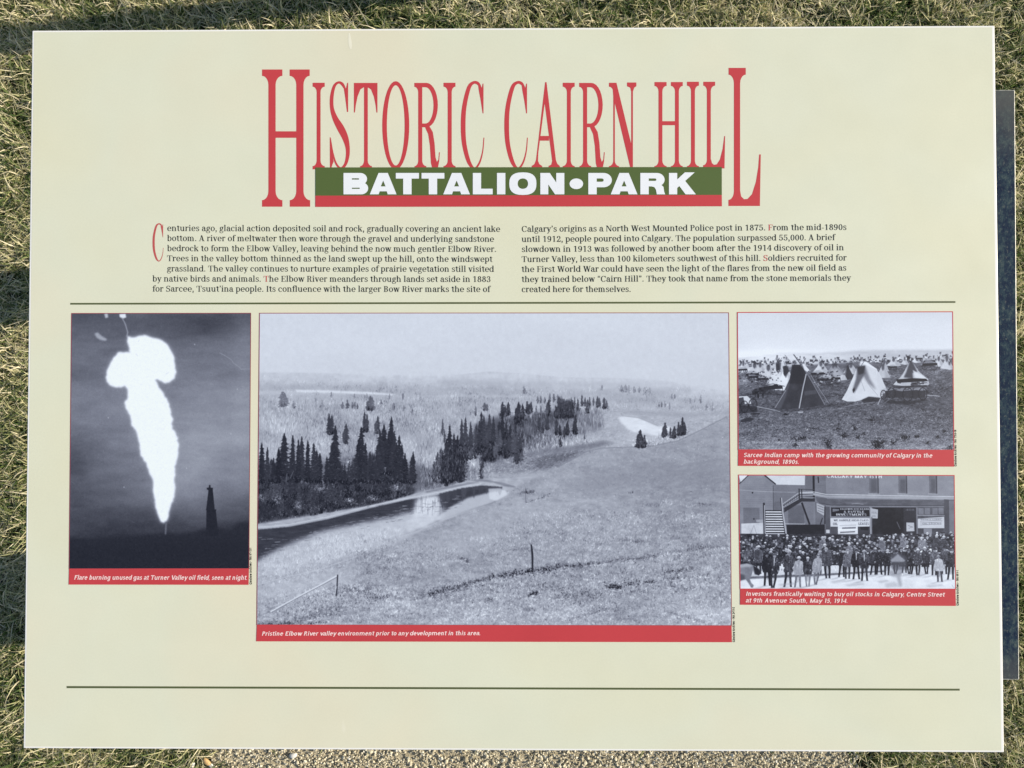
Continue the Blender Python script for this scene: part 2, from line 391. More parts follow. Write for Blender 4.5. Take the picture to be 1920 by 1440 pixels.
        if c == 'U': s.st(.11, .2, C, '', 'lr'); s.bd(.38, .25, .27, .26, 180, 360); s.st(.60, .25, C, '', 'lr', w=t if q else T); return .76
        if c == 'V': s.dg(.33, 0, .07, C, T * 1.2); s.dg(.36, 0, .60, C, max(t, .045) if q else T); s.sf(0, .28, C - .042); s.sf(.5, .74, C - .042); return .70
        if c == 'W':
            for o in (0, .36): s.dg(.27 + o, 0, .07 + o, C, T * 1.15); s.dg(.31 + o, 0, .46 + o, C, max(t, .045) if q else T)
            s.sf(0, .28, C - .042); s.sf(.36, .58, C - .042); s.sf(.74, .96, C - .042); return .95
        if c == 'Y': s.st(.30, 0, .3, 'lr'); s.dg(.30, .28, .06, C, T * 1.1); s.dg(.33, .28, .58, C, .05 if q else T); s.sf(0, .26, C - .042); s.sf(.48, .72, C - .042); return .7
        # -------- figures
        if c == '0': s.bd(.29, .345, .235, .36); return .58
        if c == '1': s.st(.25, 0, .70, 'lr'); s.P.append([(.25, .70), (.25, .60), (.10, .55), (.10, .60)]); return .58 if q else .5
        if c == '2': s.bd(.28, .50, .22, .21, -20, 165); s.ball(.13, .50); s.P.append([(.39, .42), (.50, .45), (.20, .10), (.05, 0), (.06, .06)]); s.r(.05, 0, .52, T * .9); (s.r(.48, 0, .52, .2) if q else None); return .58
        if c == '3': s.bd(.27, .525, .21, .18, -90, 150); s.bd(.27, .185, .24, .195, -150, 90); s.ball(.12, .53, .05); s.ball(.10, .15, .055); s.r(.18, .335, .3, .335 + t); return .58
        if c == '4': s.st(.34, 0, .70, 'lr'); s.P.append([(.34, .70), (.40, .70), (.09, .24), (.03, .24)]); s.r(.03, .185, .54, .185 + max(t, .055)); return .58
        if c == '5': s.bd(.27, .225, .24, .235, -150, 140); s.r(.11, .40, .15 if q else .11 + T * .7, .70); s.r(.11, .70 - T * .8, .47, .70); s.ball(.10, .15, .055); return .58
        if c == '6': s.bd(.30, .22, .23, .23); s.bd(.36, .35, .29, .36, 75, 190); return .58
        if c == '7': s.r(.06, .70 - T, .53, .70); s.P.append([(.47, .62), (.53, .70), (.36, .3), (.34, 0), (.21, 0), (.25, .3)]); (s.r(.06, .5, .095, .70) if q else None); return .58
        if c == '8': s.bd(.29, .53, .195, .175); s.bd(.29, .185, .235, .195); return .58
        if c == '9': s.bd(.28, .475, .23, .23); s.bd(.22, .35, .29, .36, -105, 10); s.ball(.12, .08, .055); return .58
        if c == '&': s.bd(.28, .53, .16, .17); s.bd(.27, .19, .23, .2, 60, 340); s.dg(.52, 0, .17, .55, T); return .68
        if c == '/': s.dg(.02, -.05, .3, .74, T * .7); return .34
        return .4
BOOK = Face(True, .112, .046); HEAVY = Face(False, .156, .12); CREDIT = Face(False, .19, .16); PLAIN = Face(False, .11, .10)

def set_line(face, text, slant=0):
    """vertices and faces of a line set at size 1, and its length; kern is added per letter gap later"""
    out, x = [], 0
    for i, c in enumerate(text):
        v, f, adv = face.glyph(c); out.append((v, f, x, i, c)); x += adv - (0 if face.serif or c == ' ' else .035)
    return out, x - .05
def text_line(name, text, x0, y0, x1, y1, cap, face, m, parent, slant=0.0, reds=(), rise=RISE * 1.6, vertical=False, width=None):
    """text from (x0,y0) to (x1,y1) on its baseline, photograph pixels; cap = height of a capital"""
    gl, L = set_line(face, text); em = cap / .705
    d = np.array([x1 - x0, y1 - y0], float); length = np.linalg.norm(d); d /= length; n = np.array([d[1], -d[0]])
    k = length / (L * em)                                    # widen the letters with their gaps
    V, F, MI = [], [], []; b = 0
    for v, f, x, i, c in gl:
        if not len(f): continue
        u = (x + v[:, 0]) * em * k + slant * v[:, 1] * em; h = v[:, 1] * em
        V.append(np.array([x0, y0]) + u[:, None] * d + h[:, None] * n); F.append(f + b); b += len(v); MI += [1 if i in reds else 0] * len(f)
    q = at(np.concatenate(V)); F = np.concatenate(F)
    me = mesh(name, np.column_stack([q, np.full(len(q), PANEL_Z + rise)]), F)
    for p, mi in zip(me.polygons, MI): p.material_index = mi
    if me.polygons[0].normal.z < 0: me.flip_normals()
    return link(name, me, parent, [m, M_RED])

# ------------------------------------------------------------------ the setting: ground and gravel path
GX0, GX1, GY1 = -0.535, 0.60, -0.60      # the path leads up to the sign from below
gnd = tag(link('ground', mesh('ground', [(-300, -300, 0), (300, -300, 0), (300, 300, 0), (-300, 300, 0)], [(0, 1, 2, 3)]), None, M_SOIL), kind='structure')
def path_mesh():
    V, F = [], []; n = 60
    for i in range(n + 1):
        y = GY1 - 6.0 * (i / n) ** 1.6
        wl = .012 * sin(y * 31) + .01 * sin(y * 77 + 1); wr = .015 * sin(y * 27 + 2) + .01 * sin(y * 63)
        V += [(GX0 + wl, y, .006), (GX1 + wr, y, .006)]
    for i in range(n): F.append((2 * i, 2 * i + 2, 2 * i + 3, 2 * i + 1))
    return mesh('gravel_path', V, F)
tag(link('gravel_path', path_mesh(), None, M_GRIT), kind='structure')

# ------------------------------------------------------------------ the sign
sign = tag(link('interpretive_sign', None, None, None, (0, 0, 0)), category='sign',
           label='cream printed park information panel with red title and four old photographs')
link('panel_board', box_mesh('panel_board', -PANEL_W / 2, PANEL_W / 2, -PANEL_H / 2, PANEL_H / 2, PANEL_Z - .012, PANEL_Z, .0008, 3), sign, M_EDGE)
ix, iy = PANEL_W / 2 - .0019, PANEL_H / 2 - .0017
link('printed_sheet', mesh('printed_sheet', [(-ix, -iy, PANEL_Z + .00006), (ix - .0007, -iy, PANEL_Z + .00006), (ix - .0007, iy, PANEL_Z + .00006), (-ix, iy, PANEL_Z + .00006)], [(0, 1, 2, 3)]), sign, M_CREAM)
link('mounting_plate', box_mesh('mounting_plate', -.30, .30, -.30, .30, PANEL_Z - .020, PANEL_Z - .0125, .001, 2), sign, M_STEEL)
link('leg', box_mesh('leg', -.05, .05, .235, .321, .05, PANEL_Z - .0205, .003, 2), sign, M_STEEL)
link('leg', box_mesh('leg', -.05, .05, -.335, -.185, .05, PANEL_Z - .0205, .003, 2), sign, M_STEEL)
BZ = .062
rb = at([(1903.5, 168), (1911.5, 1275)], BZ)
bx1, by1, by0 = rb[0, 0], rb[0, 1], rb[1, 1]
base = link('base_plate', box_mesh('base_plate', -.55, 0, 0, by1 - by0, 0, BZ, .0016, 2, True), sign, [M_STEEL, M_SUNLIT_RIM])
base.location = (rb[1, 0], by0, 0); base.rotation_euler = (0, 0, math.atan2(rb[0, 1] - rb[1, 1], rb[0, 0] - rb[1, 0]) - pi / 2)

# ---- title, measured in two enlarged crops of the photograph
K = 1920 / 520
z1 = lambda v: np.column_stack([460 + np.asarray(v)[:, 0] / K, 100 + np.asarray(v)[:, 1] / K])
z2 = lambda v: np.column_stack([940 + np.asarray(v)[:, 0] / K, 100 + np.asarray(v)[:, 1] / K])
def quarter(ax, ay, bx_, by_, n=5):
    """concave bracket from a (serif, vertical edge) to b (stem)"""
    return [(ax + (bx_ - ax) * sin(i / n * pi / 2), ay + (by_ - ay) * (1 - cos(i / n * pi / 2))) for i in range(n + 1)]
def beam(s0, s1, x0, x1, yt, yb, sh, shb, r, s2=None, s3=None):
    s2 = s0 if s2 is None else s2; s3 = s1 if s3 is None else s3
    return [(s0, yt), (s1, yt)] + quarter(s1, yt + sh, x1, yt + sh + r) + quarter(s3, yb - shb, x1, yb - shb - r)[::-1] + [(s3, yb), (s2, yb)] + quarter(s2, yb - shb, x0, yb - shb - r) + quarter(s0, yt + sh, x0, yt + sh + r)[::-1]
def gI(s0, s1, x0, x1, yt=204, yb=803): return [beam(s0, s1, x0, x1, yt, yb, 27, 22, 38)]
def gC(dx=0):
    P = [(1636, 250, 10), (1612, 210, 20), (1580, 203, 20), (1547, 240, 27), (1516, 370, 31), (1508, 500, 33), (1516, 630, 31), (1547, 750, 27), (1585, 797, 15), (1620, 760, 12), (1643, 680, 8), (1652, 584, 6)]
    sp = [(1643, 210), (1649, 210), (1649, 416), (1643, 416), (1630, 330), (1616, 255), (1612, 225), (1627, 240), (1636, 246)]
    return [[(x + dx, y) for x, y in p] for p in stroke(P) + [sp]]
def gR(dx=0):
    def bow(x0, xm, xr, yt, yb):
        cy = (yt + yb) / 2; return [(x0, yt)] + [(xm + (xr - xm) * cos(a), cy - (cy - yt) * sin(a)) for a in np.linspace(pi / 2, -pi / 2, 15)] + [(x0, yb)]
    o, i = bow(1197, 1255, 1333, 205, 512), bow(1212, 1248, 1303, 235, 486)
    P = [o[:-1] + [(1200, 512)] + i[::-1][0:1] + [(1212, 486)] + i[::-1][1:] + [(1197, 235)]]
    P = [beam(1170, 1225, 1197, 1225, 205, 803, 27, 22, 38, 1172, 1253), [(1240, 500), (1275, 505), (1298, 545), (1310, 620), (1317, 720), (1327, 752), (1337, 735), (1341, 685), (1347, 685), (1342, 750), (1332, 800), (1295, 800), (1285, 760), (1278, 640), (1266, 560), (1250, 525)]]
    n = len(o)
    for a in range(n - 1): P.append([o[a], o[a + 1], i[a + 1], i[a]])
    return [[(x + dx, y) for x, y in p] for p in P]
def mirror(P, cx): return [(2 * cx - x, y) for x, y in P]
wing = [(752, 205), (836, 205), (836, 234), (822, 234), (797, 250), (777, 300), (765, 360), (759, 410), (752, 410)]
S_P = stroke([(692, 250, 12), (672, 214, 20), (645, 202, 16), (616, 228, 20), (599, 300, 25), (600, 380, 27), (622, 450, 38), (658, 515, 50), (690, 580, 44), (708, 650, 30), (708, 712, 25), (692, 770, 20), (660, 796, 15), (628, 762, 13), (606, 690, 10), (590, 590, 6)]) + \
    [[(706, 204), (712, 204), (712, 406), (704, 406), (692, 310), (682, 245), (697, 243)], [(585, 582), (591, 582), (600, 680), (612, 750), (604, 768), (597, 790), (586, 790)]]
A_P = [[(303, 200), (313, 200), (378, 740), (388, 765), (405, 780), (405, 803), (327, 803), (327, 780), (346, 770), (352, 745), (300, 345)],
       [(303, 200), (309, 240), (301, 340), (256, 690), (254, 745), (264, 768), (283, 780), (283, 803), (210, 803), (210, 780), (228, 768), (240, 740), (246, 690)], rect(262, 572, 330, 605)]
N_P = [beam(745, 790, 775, 786, 204, 803, 27, 22, 38, 745, 815), [(768, 204), (797, 204), (905, 650), (909, 795), (893, 795), (786, 345), (775, 300)],
       [(870, 202), (935, 202), (935, 228), (920, 238), (911, 265), (911, 795), (899, 795), (899, 265), (892, 238), (870, 228)]]
L_P = [beam(1398, 1480, 1423, 1450, 197, 797, 27, 22, 38, 1397, 1455), [(1440, 797), (1440, 735), (1452, 735), (1458, 760), (1472, 772), (1492, 768), (1513, 735), (1532, 660), (1543, 573), (1549, 573), (1545, 797)]]
LL_P = [beam(1573, 1692, 1610, 1653, 101, 1057, 47, 42, 60, 1572, 1665), [(1640, 1057), (1640, 950), (1653, 950), (1660, 990), (1680, 1010), (1705, 1008), (1735, 975), (1762, 890), (1778, 790), (1785, 700), (1796, 700), (1790, 1057)]]
H_P = [beam(116, 257, 160, 210, 112, 1062, 44, 45, 62), beam(307, 446, 353, 403, 112, 1062, 44, 45, 62, 308, 449), rect(200, 540, 360, 585)]
for P, z in ((H_P, z1), (gI(466, 550, 494, 521), z1), (S_P, z1), ([wing, mirror(wing, 833.5), beam(815, 855, 822, 848, 206, 803, 6, 22, 38, 795, 877)], z1),
             (ring(1041.5, 499, 93.5, 306, 32, 28, 44), z1), (gR(), z1), (gI(1372, 1455, 1401, 1429), z1), (gC(), z1),
             (gC(-1471), z2), (A_P, z2), (gI(425, 508, 454, 481), z2), (gR(-631), z2), (N_P, z2),
             (gI(1060, 1144, 1088, 1115, 199) + gI(1174, 1256, 1202, 1229, 199) + [rect(1110, 470, 1206, 498)], z2), (gI(1285, 1368, 1313, 1340, 197), z2), (L_P, z2), (LL_P, z2)):
    decal('title_letter', P, M_RED, sign, z)
decal('title_banner', [[(591.4, 314), (1353.3, 313.2), (1353.3, 365.6), (591.4, 367)]], M_GREEN, sign, rise=RISE * 2.2)
decal('title_underline', [[(591.4, 367), (1353.3, 365.6), (1353.5, 386.8), (591.4, 388)]], M_RED, sign, rise=RISE * 2.2)
# banner lettering, coordinates of the second crop (first crop is 1772 further right)
def cring(x0, x1, y0, y1, T, t, ex=2.6):
    n = 28; cx, cy = (x0 + x1) / 2, (y0 + y1) / 2; out = []
    def se(rx, ry, e):
        return [(cx + rx * math.copysign(abs(cos(a)) ** (2 / e), cos(a)), cy + ry * math.copysign(abs(sin(a)) ** (2 / e), sin(a))) for a in np.linspace(0, 2 * pi, n + 1)]
    o, i = se((x1 - x0) / 2, (y1 - y0) / 2, ex), se((x1 - x0) / 2 - T, (y1 - y0) / 2 - t, 2.2)
    return [[o[k], o[k + 1], i[k + 1], i[k]] for k in range(n)]
def bowl(x0, xr, yt, yb, T, t):
    r = (yb - yt) / 2; cy = (yt + yb) / 2
    o = [(x0, yt)] + [(xr - r * 1.15 + r * 1.15 * cos(a), cy - r * sin(a)) for a in np.linspace(pi / 2, -pi / 2, 13)] + [(x0, yb)]
    ri = r - t; i = [(x0, yt + t)] + [(xr - T - ri * 1.1 + ri * 1.1 * cos(a), cy - ri * sin(a)) for a in np.linspace(pi / 2, -pi / 2, 13)] + [(x0, yb - t)]
    return [[o[k], o[k + 1], i[k + 1], i[k]] for k in range(len(o) - 1)]
yt, yb = 829, 977
def bB(x): return [rect(x, yt, x + 58, yb)] + bowl(x + 50, x + 163, yt, 912, 55, 37) + bowl(x + 50, x + 171, 893, yb, 58, 38)
def bA(x0, x1):
    m = (x0 + x1) / 2
    return [[(x0, yb), (m - 32, yt), (m + 32, yt), (x1, yb), (x1 - 61, yb), (x1 - 68, 956), (x0 + 68, 956), (x0 + 61, yb)]], [[(m, 882), (m + 17, 922), (m - 17, 922)]]
def bT(x0, x1): m = (x0 + x1) / 2; return [rect(x0, yt, x1, 868), rect(m - 29, yt, m + 29, yb)]
o = -1772
letters = [(bB(680 + o), ()), bA(862 + o, 1047 + o), (bT(1042 + o, 1202 + o), ()), (bT(1220 + o, 1378 + o), ()), bA(1370 + o, 1555 + o),
           ([rect(1575 + o, yt, 1632 + o, yb), rect(1575 + o, 938, 1712 + o, yb)], ()), ([rect(-30, yt, 28, yb)], ()),
           (cring(55, 243, 825, 981, 58, 42), ()), ([rect(270, yt, 325, yb), rect(380, yt, 436, yb), [(270, yt), (335, yt), (436, yb), (372, yb)]], ()),
           ([ell(519, 904, 47, 37, 24)], ()), ([rect(602, yt, 660, yb)] + bowl(650, 765, yt, 928, 57, 38), ()), bA(757, 942),
           ([rect(962, yt, 1020, yb), [(1040, 905), (1100, 905), (1122, 925), (1127, 960), (1134, yb), (1076, yb), (1070, 945), (1060, 928), (1040, 922)]] + bowl(1010, 1130, yt, 922, 57, 38), ()),
           ([rect(1160, yt, 1217, yb), [(1205, 885), (1270, 825), (1338, 825), (1272, 884), (1346, yb), (1275, yb), (1232, 920), (1205, 942)]], ())]
for P, N in letters: decal('banner_letter', P, M_WHITE, sign, z2, N, rise=RISE * 3.4)

# ---- the two columns of body text
LEFT = [("enturies ago, glacial action deposited soil and rock, gradually covering an ancient lake", 313.5, 433.2, 937.6, 434.8),
        ("bottom. A river of meltwater then wore through the gravel and underlying sandstone", 313.5, 452.0, 926, 453.6),
        ("bedrock to form the Elbow Valley, leaving behind the now much gentler Elbow River.", 313.5, 471.0, 930.5, 472.4),
        ("Trees in the valley bottom thinned as the land swept up the hill, onto the windswept", 313.2, 489.8, 923, 491.2),
        ("grassland. The valley continues to nurture examples of prairie vegetation still visited", 313.2, 509.0, 926, 509.8),
        ("by native birds and animals. The Elbow River meanders through lands set aside in 1883", 286, 528.0, 920, 528.8),
        ("for Sarcee, Tsuut’ina people. Its confluence with the larger Bow River marks the site of", 286, 546.8, 918.6, 547.6)]
RIGHT = [("Calgary’s origins as a North West Mounted Police post in 1875. From the mid-1890s", 978, 434.8, 1587, 431.2),
         ("until 1912, people poured into Calgary. The population surpassed 55,000. A brief", 978, 453.8, 1565, 450.4),
         ("slowdown in 1913 was followed by another boom after the 1914 discovery of oil in", 978, 472.6, 1582, 469.4),
         ("Turner Valley, less than 100 kilometers southwest of this hill. Soldiers recruited for", 978, 491.4, 1587, 488.6),
         ("the First World War could have seen the light of the flares from the new oil field as", 978, 510.2, 1586.7, 507.4),
         ("they trained below “Cairn Hill”. They took that name from the stone memorials they", 978, 529.0, 1595, 526.4),
         ("created here for themselves.", 978, 547.8, 1182.8, 547.4)]
for T_, x0, y0, x1, y1 in LEFT + RIGHT:
    reds = [T_.index(k) for k in ('The Elbow River m', 'From the mid', 'Soldiers rec') if k in T_]
    text_line('text_line', T_, x0, y0, x1, y1, 10.9, BOOK, M_BLACK, sign, reds=reds)
decal('drop_cap', gC(), M_DROP, sign, lambda v: np.column_stack([286 + (np.asarray(v)[:, 0] - 1491) * .1262, 418.8 + (np.asarray(v)[:, 1] - 193) * .1172]))
decal('rule_line', [[(131.8, 568.0), (1791.3, 564.6), (1791.3, 568.0), (131.8, 571.3)]], M_LINE, sign)
decal('rule_line', [[(125, 1286.3), (1799.3, 1291.2), (1799.3, 1294.9), (125, 1290.2)]], M_LINE, sign)
M_SCUFF = ink('pale_scuff', (234, 232, 214))
decal('scuff', stroke([(655, 62, 2.5), (655.5, 70, 4.5), (656.5, 80, 6.5), (657.5, 88, 5), (658, 91, 3)]), M_SCUFF, sign)
# ------------------------------------------------------------------ the four printed photographs: painted here tone by tone, as flat print
class Paint:
    """a grey picture; shapes are given in the coordinates of an enlarged crop (x0..x1, y0..y1)"""
    def __init__(s, x0, y0, x1, y1, k, seed):
        s.x0, s.y0, s.k = x0, y0, k; s.W, s.H = int((x1 - x0) * k), int((y1 - y0) * k); s.a = np.zeros((s.H, s.W)); s.r = np.random.default_rng(seed)
        s.Y, s.X = np.mgrid[0:s.H, 0:s.W]; s.AX = s.X / k + x0; s.AY = s.Y / k + y0
    def c(s, P): P = np.asarray(P, float); return (P - [s.x0, s.y0]) * s.k
    def noise(s, cell, octaves=4, ay=1.0, seed=None):
        r = s.r if seed is None else np.random.default_rng(seed); out = np.zeros((s.H, s.W)); amp = 1; tot = 0
        for o in range(octaves):
            cx = max(cell * s.k / 2 ** o, 1); cy = max(cell * ay * s.k / 2 ** o, 1)
            g = r.normal(0, 1, (int(s.H / cy) + 3, int(s.W / cx) + 3)); yy = np.arange(s.H) / cy; xx = np.arange(s.W) / cx
            yi, xi = yy.astype(int), xx.astype(int); fy = (yy - yi)[:, None]; fx = (xx - xi)[None]; fy = fy * fy * (3 - 2 * fy); fx = fx * fx * (3 - 2 * fx)
            a, b = g[yi][:, xi], g[yi][:, xi + 1]; c_, d = g[yi + 1][:, xi], g[yi + 1][:, xi + 1]
            out += amp * ((a * (1 - fx) + b * fx) * (1 - fy) + (c_ * (1 - fx) + d * fx) * fy); tot += amp; amp *= .55
        return out / tot
    def mask(s, P, soft=0):
        Q = s.c(P); x0, y0 = np.floor(Q.min(0)).astype(int) - 1 - int(2 * soft); x1, y1 = np.ceil(Q.max(0)).astype(int) + 2 + int(2 * soft)
        x0, y0 = max(x0, 0), max(y0, 0); x1, y1 = min(x1, s.W), min(y1, s.H)
        if x1 <= x0 or y1 <= y0: return None
        ss = 1 if (x1 - x0) * (y1 - y0) > 120000 else 3
        ys = (np.arange((y1 - y0) * ss) + .5) / ss + y0; xs = (np.arange((x1 - x0) * ss) + .5) / ss + x0; m = np.zeros((len(ys), len(xs)), bool)
        for i in range(len(Q)):
            (ax, ay), (bx, by) = Q[i], Q[(i + 1) % len(Q)]
            if ay == by: continue
            lo, hi = min(ay, by), max(ay, by); j0, j1 = np.searchsorted(ys, [lo, hi])
            if j1 <= j0: continue
            xi = ax + (ys[j0:j1] - ay) * (bx - ax) / (by - ay); m[j0:j1] ^= xs[None] > xi[:, None]
        m = m.reshape(y1 - y0, ss, x1 - x0, ss).mean((1, 3))
        if soft:
            for _ in range(2): m = blur(m, soft)
        return slice(y0, y1), slice(x0, x1), m
    def poly(s, P, g, al=1.0, soft=0, tex=None):
        q = s.mask(P, soft)
        if q is None: return
        ys, xs, m = q; m = m * al; v = g if tex is None else g + tex[ys, xs]
        s.a[ys, xs] = s.a[ys, xs] * (1 - m) + v * m
    def line(s, P, wd, g, al=1.0):
        P = np.asarray(P, float)
        for i in range(len(P) - 1):
            d = P[i + 1] - P[i]; n = np.array([-d[1], d[0]]) / (np.linalg.norm(d) + 1e-9) * wd / 2; s.poly([P[i] + n, P[i + 1] + n, P[i + 1] - n, P[i] - n], g, al)
    def ell(s, x, y, rx, ry, g, al=1, n=14): s.poly([(x + rx * cos(2 * pi * i / n), y + ry * sin(2 * pi * i / n)) for i in range(n)], g, al)
    def strokes(s, x, y, L, ang, dg, al=.8, bend=0):
        """many one-pixel strokes at once: positions, lengths, angles (0 = up), tone change"""
        if not len(x): return
        Q = s.c(np.column_stack([x, y])); L = np.asarray(L) * s.k; n = int(max(3, np.max(L) * 1.3)); t = np.linspace(0, 1, n)[None]
        a = np.asarray(ang)[:, None] + np.asarray(bend) * t if np.ndim(bend) == 0 else np.asarray(ang)[:, None] + np.asarray(bend)[:, None] * t
        X = (Q[:, :1] + np.sin(a) * t * L[:, None]).ravel(); Y = (Q[:, 1:] - np.cos(a) * t * L[:, None]).ravel(); D = np.repeat(np.broadcast_to(dg, (len(Q),)), n) * al
        for ox in (0, 1):
            for oy in (0, 1):
                xi, yi = np.floor(X).astype(int) + ox, np.floor(Y).astype(int) + oy; wt = (1 - abs(X - xi)).clip(0) * (1 - abs(Y - yi)).clip(0)
                ok = (xi >= 0) & (yi >= 0) & (xi < s.W) & (yi < s.H); acc = np.zeros(s.H * s.W); ii = yi[ok] * s.W + xi[ok]
                s.acc = np.bincount(ii, (D * wt)[ok], s.H * s.W).reshape(s.H, s.W); s.a += np.clip(s.acc, -90, 90)
    def within(s, P, n):
        P = np.asarray(P, float); lo, hi = P.min(0), P.max(0); q = s.r.uniform(lo, hi, (n, 2)); return q[inside(q, [tuple(p) for p in P])]
    def spruce(s, x, yt, yb, w, g, lean=0, var=6):
        h = yb - yt; r = s.r; n = max(5, int(h * s.k / 3.6)); Lf, Rt = [], []; w = w * 1.22; sk = r.normal(0, .12)
        for i in range(n):
            f = (i + .6) / n; y = yt + h * f; ww = w * min(f ** r.uniform(.44, .62), 1) * r.uniform(.7, 1.1) * (1 if f < .9 else .75); xx = x + lean * h * (1 - f)
            a, b = r.uniform(.7, 1.3 + sk), r.uniform(.7, 1.3 - sk)
            Lf += [(xx - ww * a * .62, y - h / n * r.uniform(.3, .6)), (xx - ww * a, y + h / n * r.uniform(-.1, .5))]; Rt += [(xx + ww * b * .62, y - h / n * r.uniform(.3, .6)), (xx + ww * b, y + h / n * r.uniform(-.1, .5))]
        g = g + r.normal(0, var * .6); s.poly([(x + lean * h, yt - h * .02)] + Rt + [(x + w * .3, yb + 2), (x - w * .2, yb + 3)] + Lf[::-1], g)
        m = int(h * w * s.k * s.k * .035) + 3; s.strokes(x + r.normal(0, w * .5, m), yt + h * r.uniform(.15, 1, m), r.uniform(1.5, 4.5, m), r.uniform(1.2, 2.4, m) * r.choice([-1, 1], m), r.normal(7, 15, m), .8)
        m = int(w * s.k * 2); s.strokes(x + r.normal(0, w * .7, m), yb + r.normal(1, 2.5, m), r.uniform(2, 7, m), r.normal(0, .4, m), r.normal(-14, 24, m), .7)
    def text(s, t, x0, x1, yb, cap, g, face=None, al=1.0, slope=0):
        gl, L = set_line(face or PLAIN, t); em = cap / .705; k = (x1 - x0) / (L * em)
        for v, f, x, i, c_ in gl:
            for tri in f:
                q = v[tri]; X = x0 + (x + q[:, 0]) * em * k; s.poly(np.column_stack([X, yb - q[:, 1] * em + (X - x0) * slope]), g, al)
    def finish(s, name, soft=.6, grain=5, mottle=3, con=1.0):
        a = (s.a - 128) * con + 128
        if soft: a = blur(a, soft)
        a = a + s.r.normal(0, grain, a.shape) * .8 + s.noise(6, 3) * mottle
        a = blur(a, .35); a = np.clip(a, 26, 250)
        t = (a / 255)[..., None]; rgb = np.concatenate([a[..., None] * .955 - 1, a[..., None] * .998 - 1.0, a[..., None] * 1.0 + 7 + 9 * np.clip(t * 2, 0, 1)], 2).clip(0, 252)  # cool tint: sky reflection on the glossy prints, put into their colour
        rgb = enc(lin(rgb) / LIGHT[None, None] * PRINT_GAIN); out = np.ones((s.H, s.W, 4), np.float32); out[..., :3] = rgb[::-1]
        im = bpy.data.images.new(name, s.W, s.H); im.pixels.foreach_set(out.ravel()); im.update(); im.pack(); return im
def blur(a, r):
    r = float(r); n = max(1, int(math.ceil(r * 2))); k = np.exp(-.5 * (np.arange(-n, n + 1) / max(r, .2)) ** 2); k /= k.sum()
    p = np.pad(a, n, mode='edge'); b = sum(k[i] * p[i:i + a.shape[0]] for i in range(2 * n + 1)); return sum(k[i] * b[:, i:i + a.shape[1]] for i in range(2 * n + 1))
PRINT_GAIN = 1.0
def curve_y(P, x): P = np.array(P, float); return np.interp(x, P[:, 0], P[:, 1])

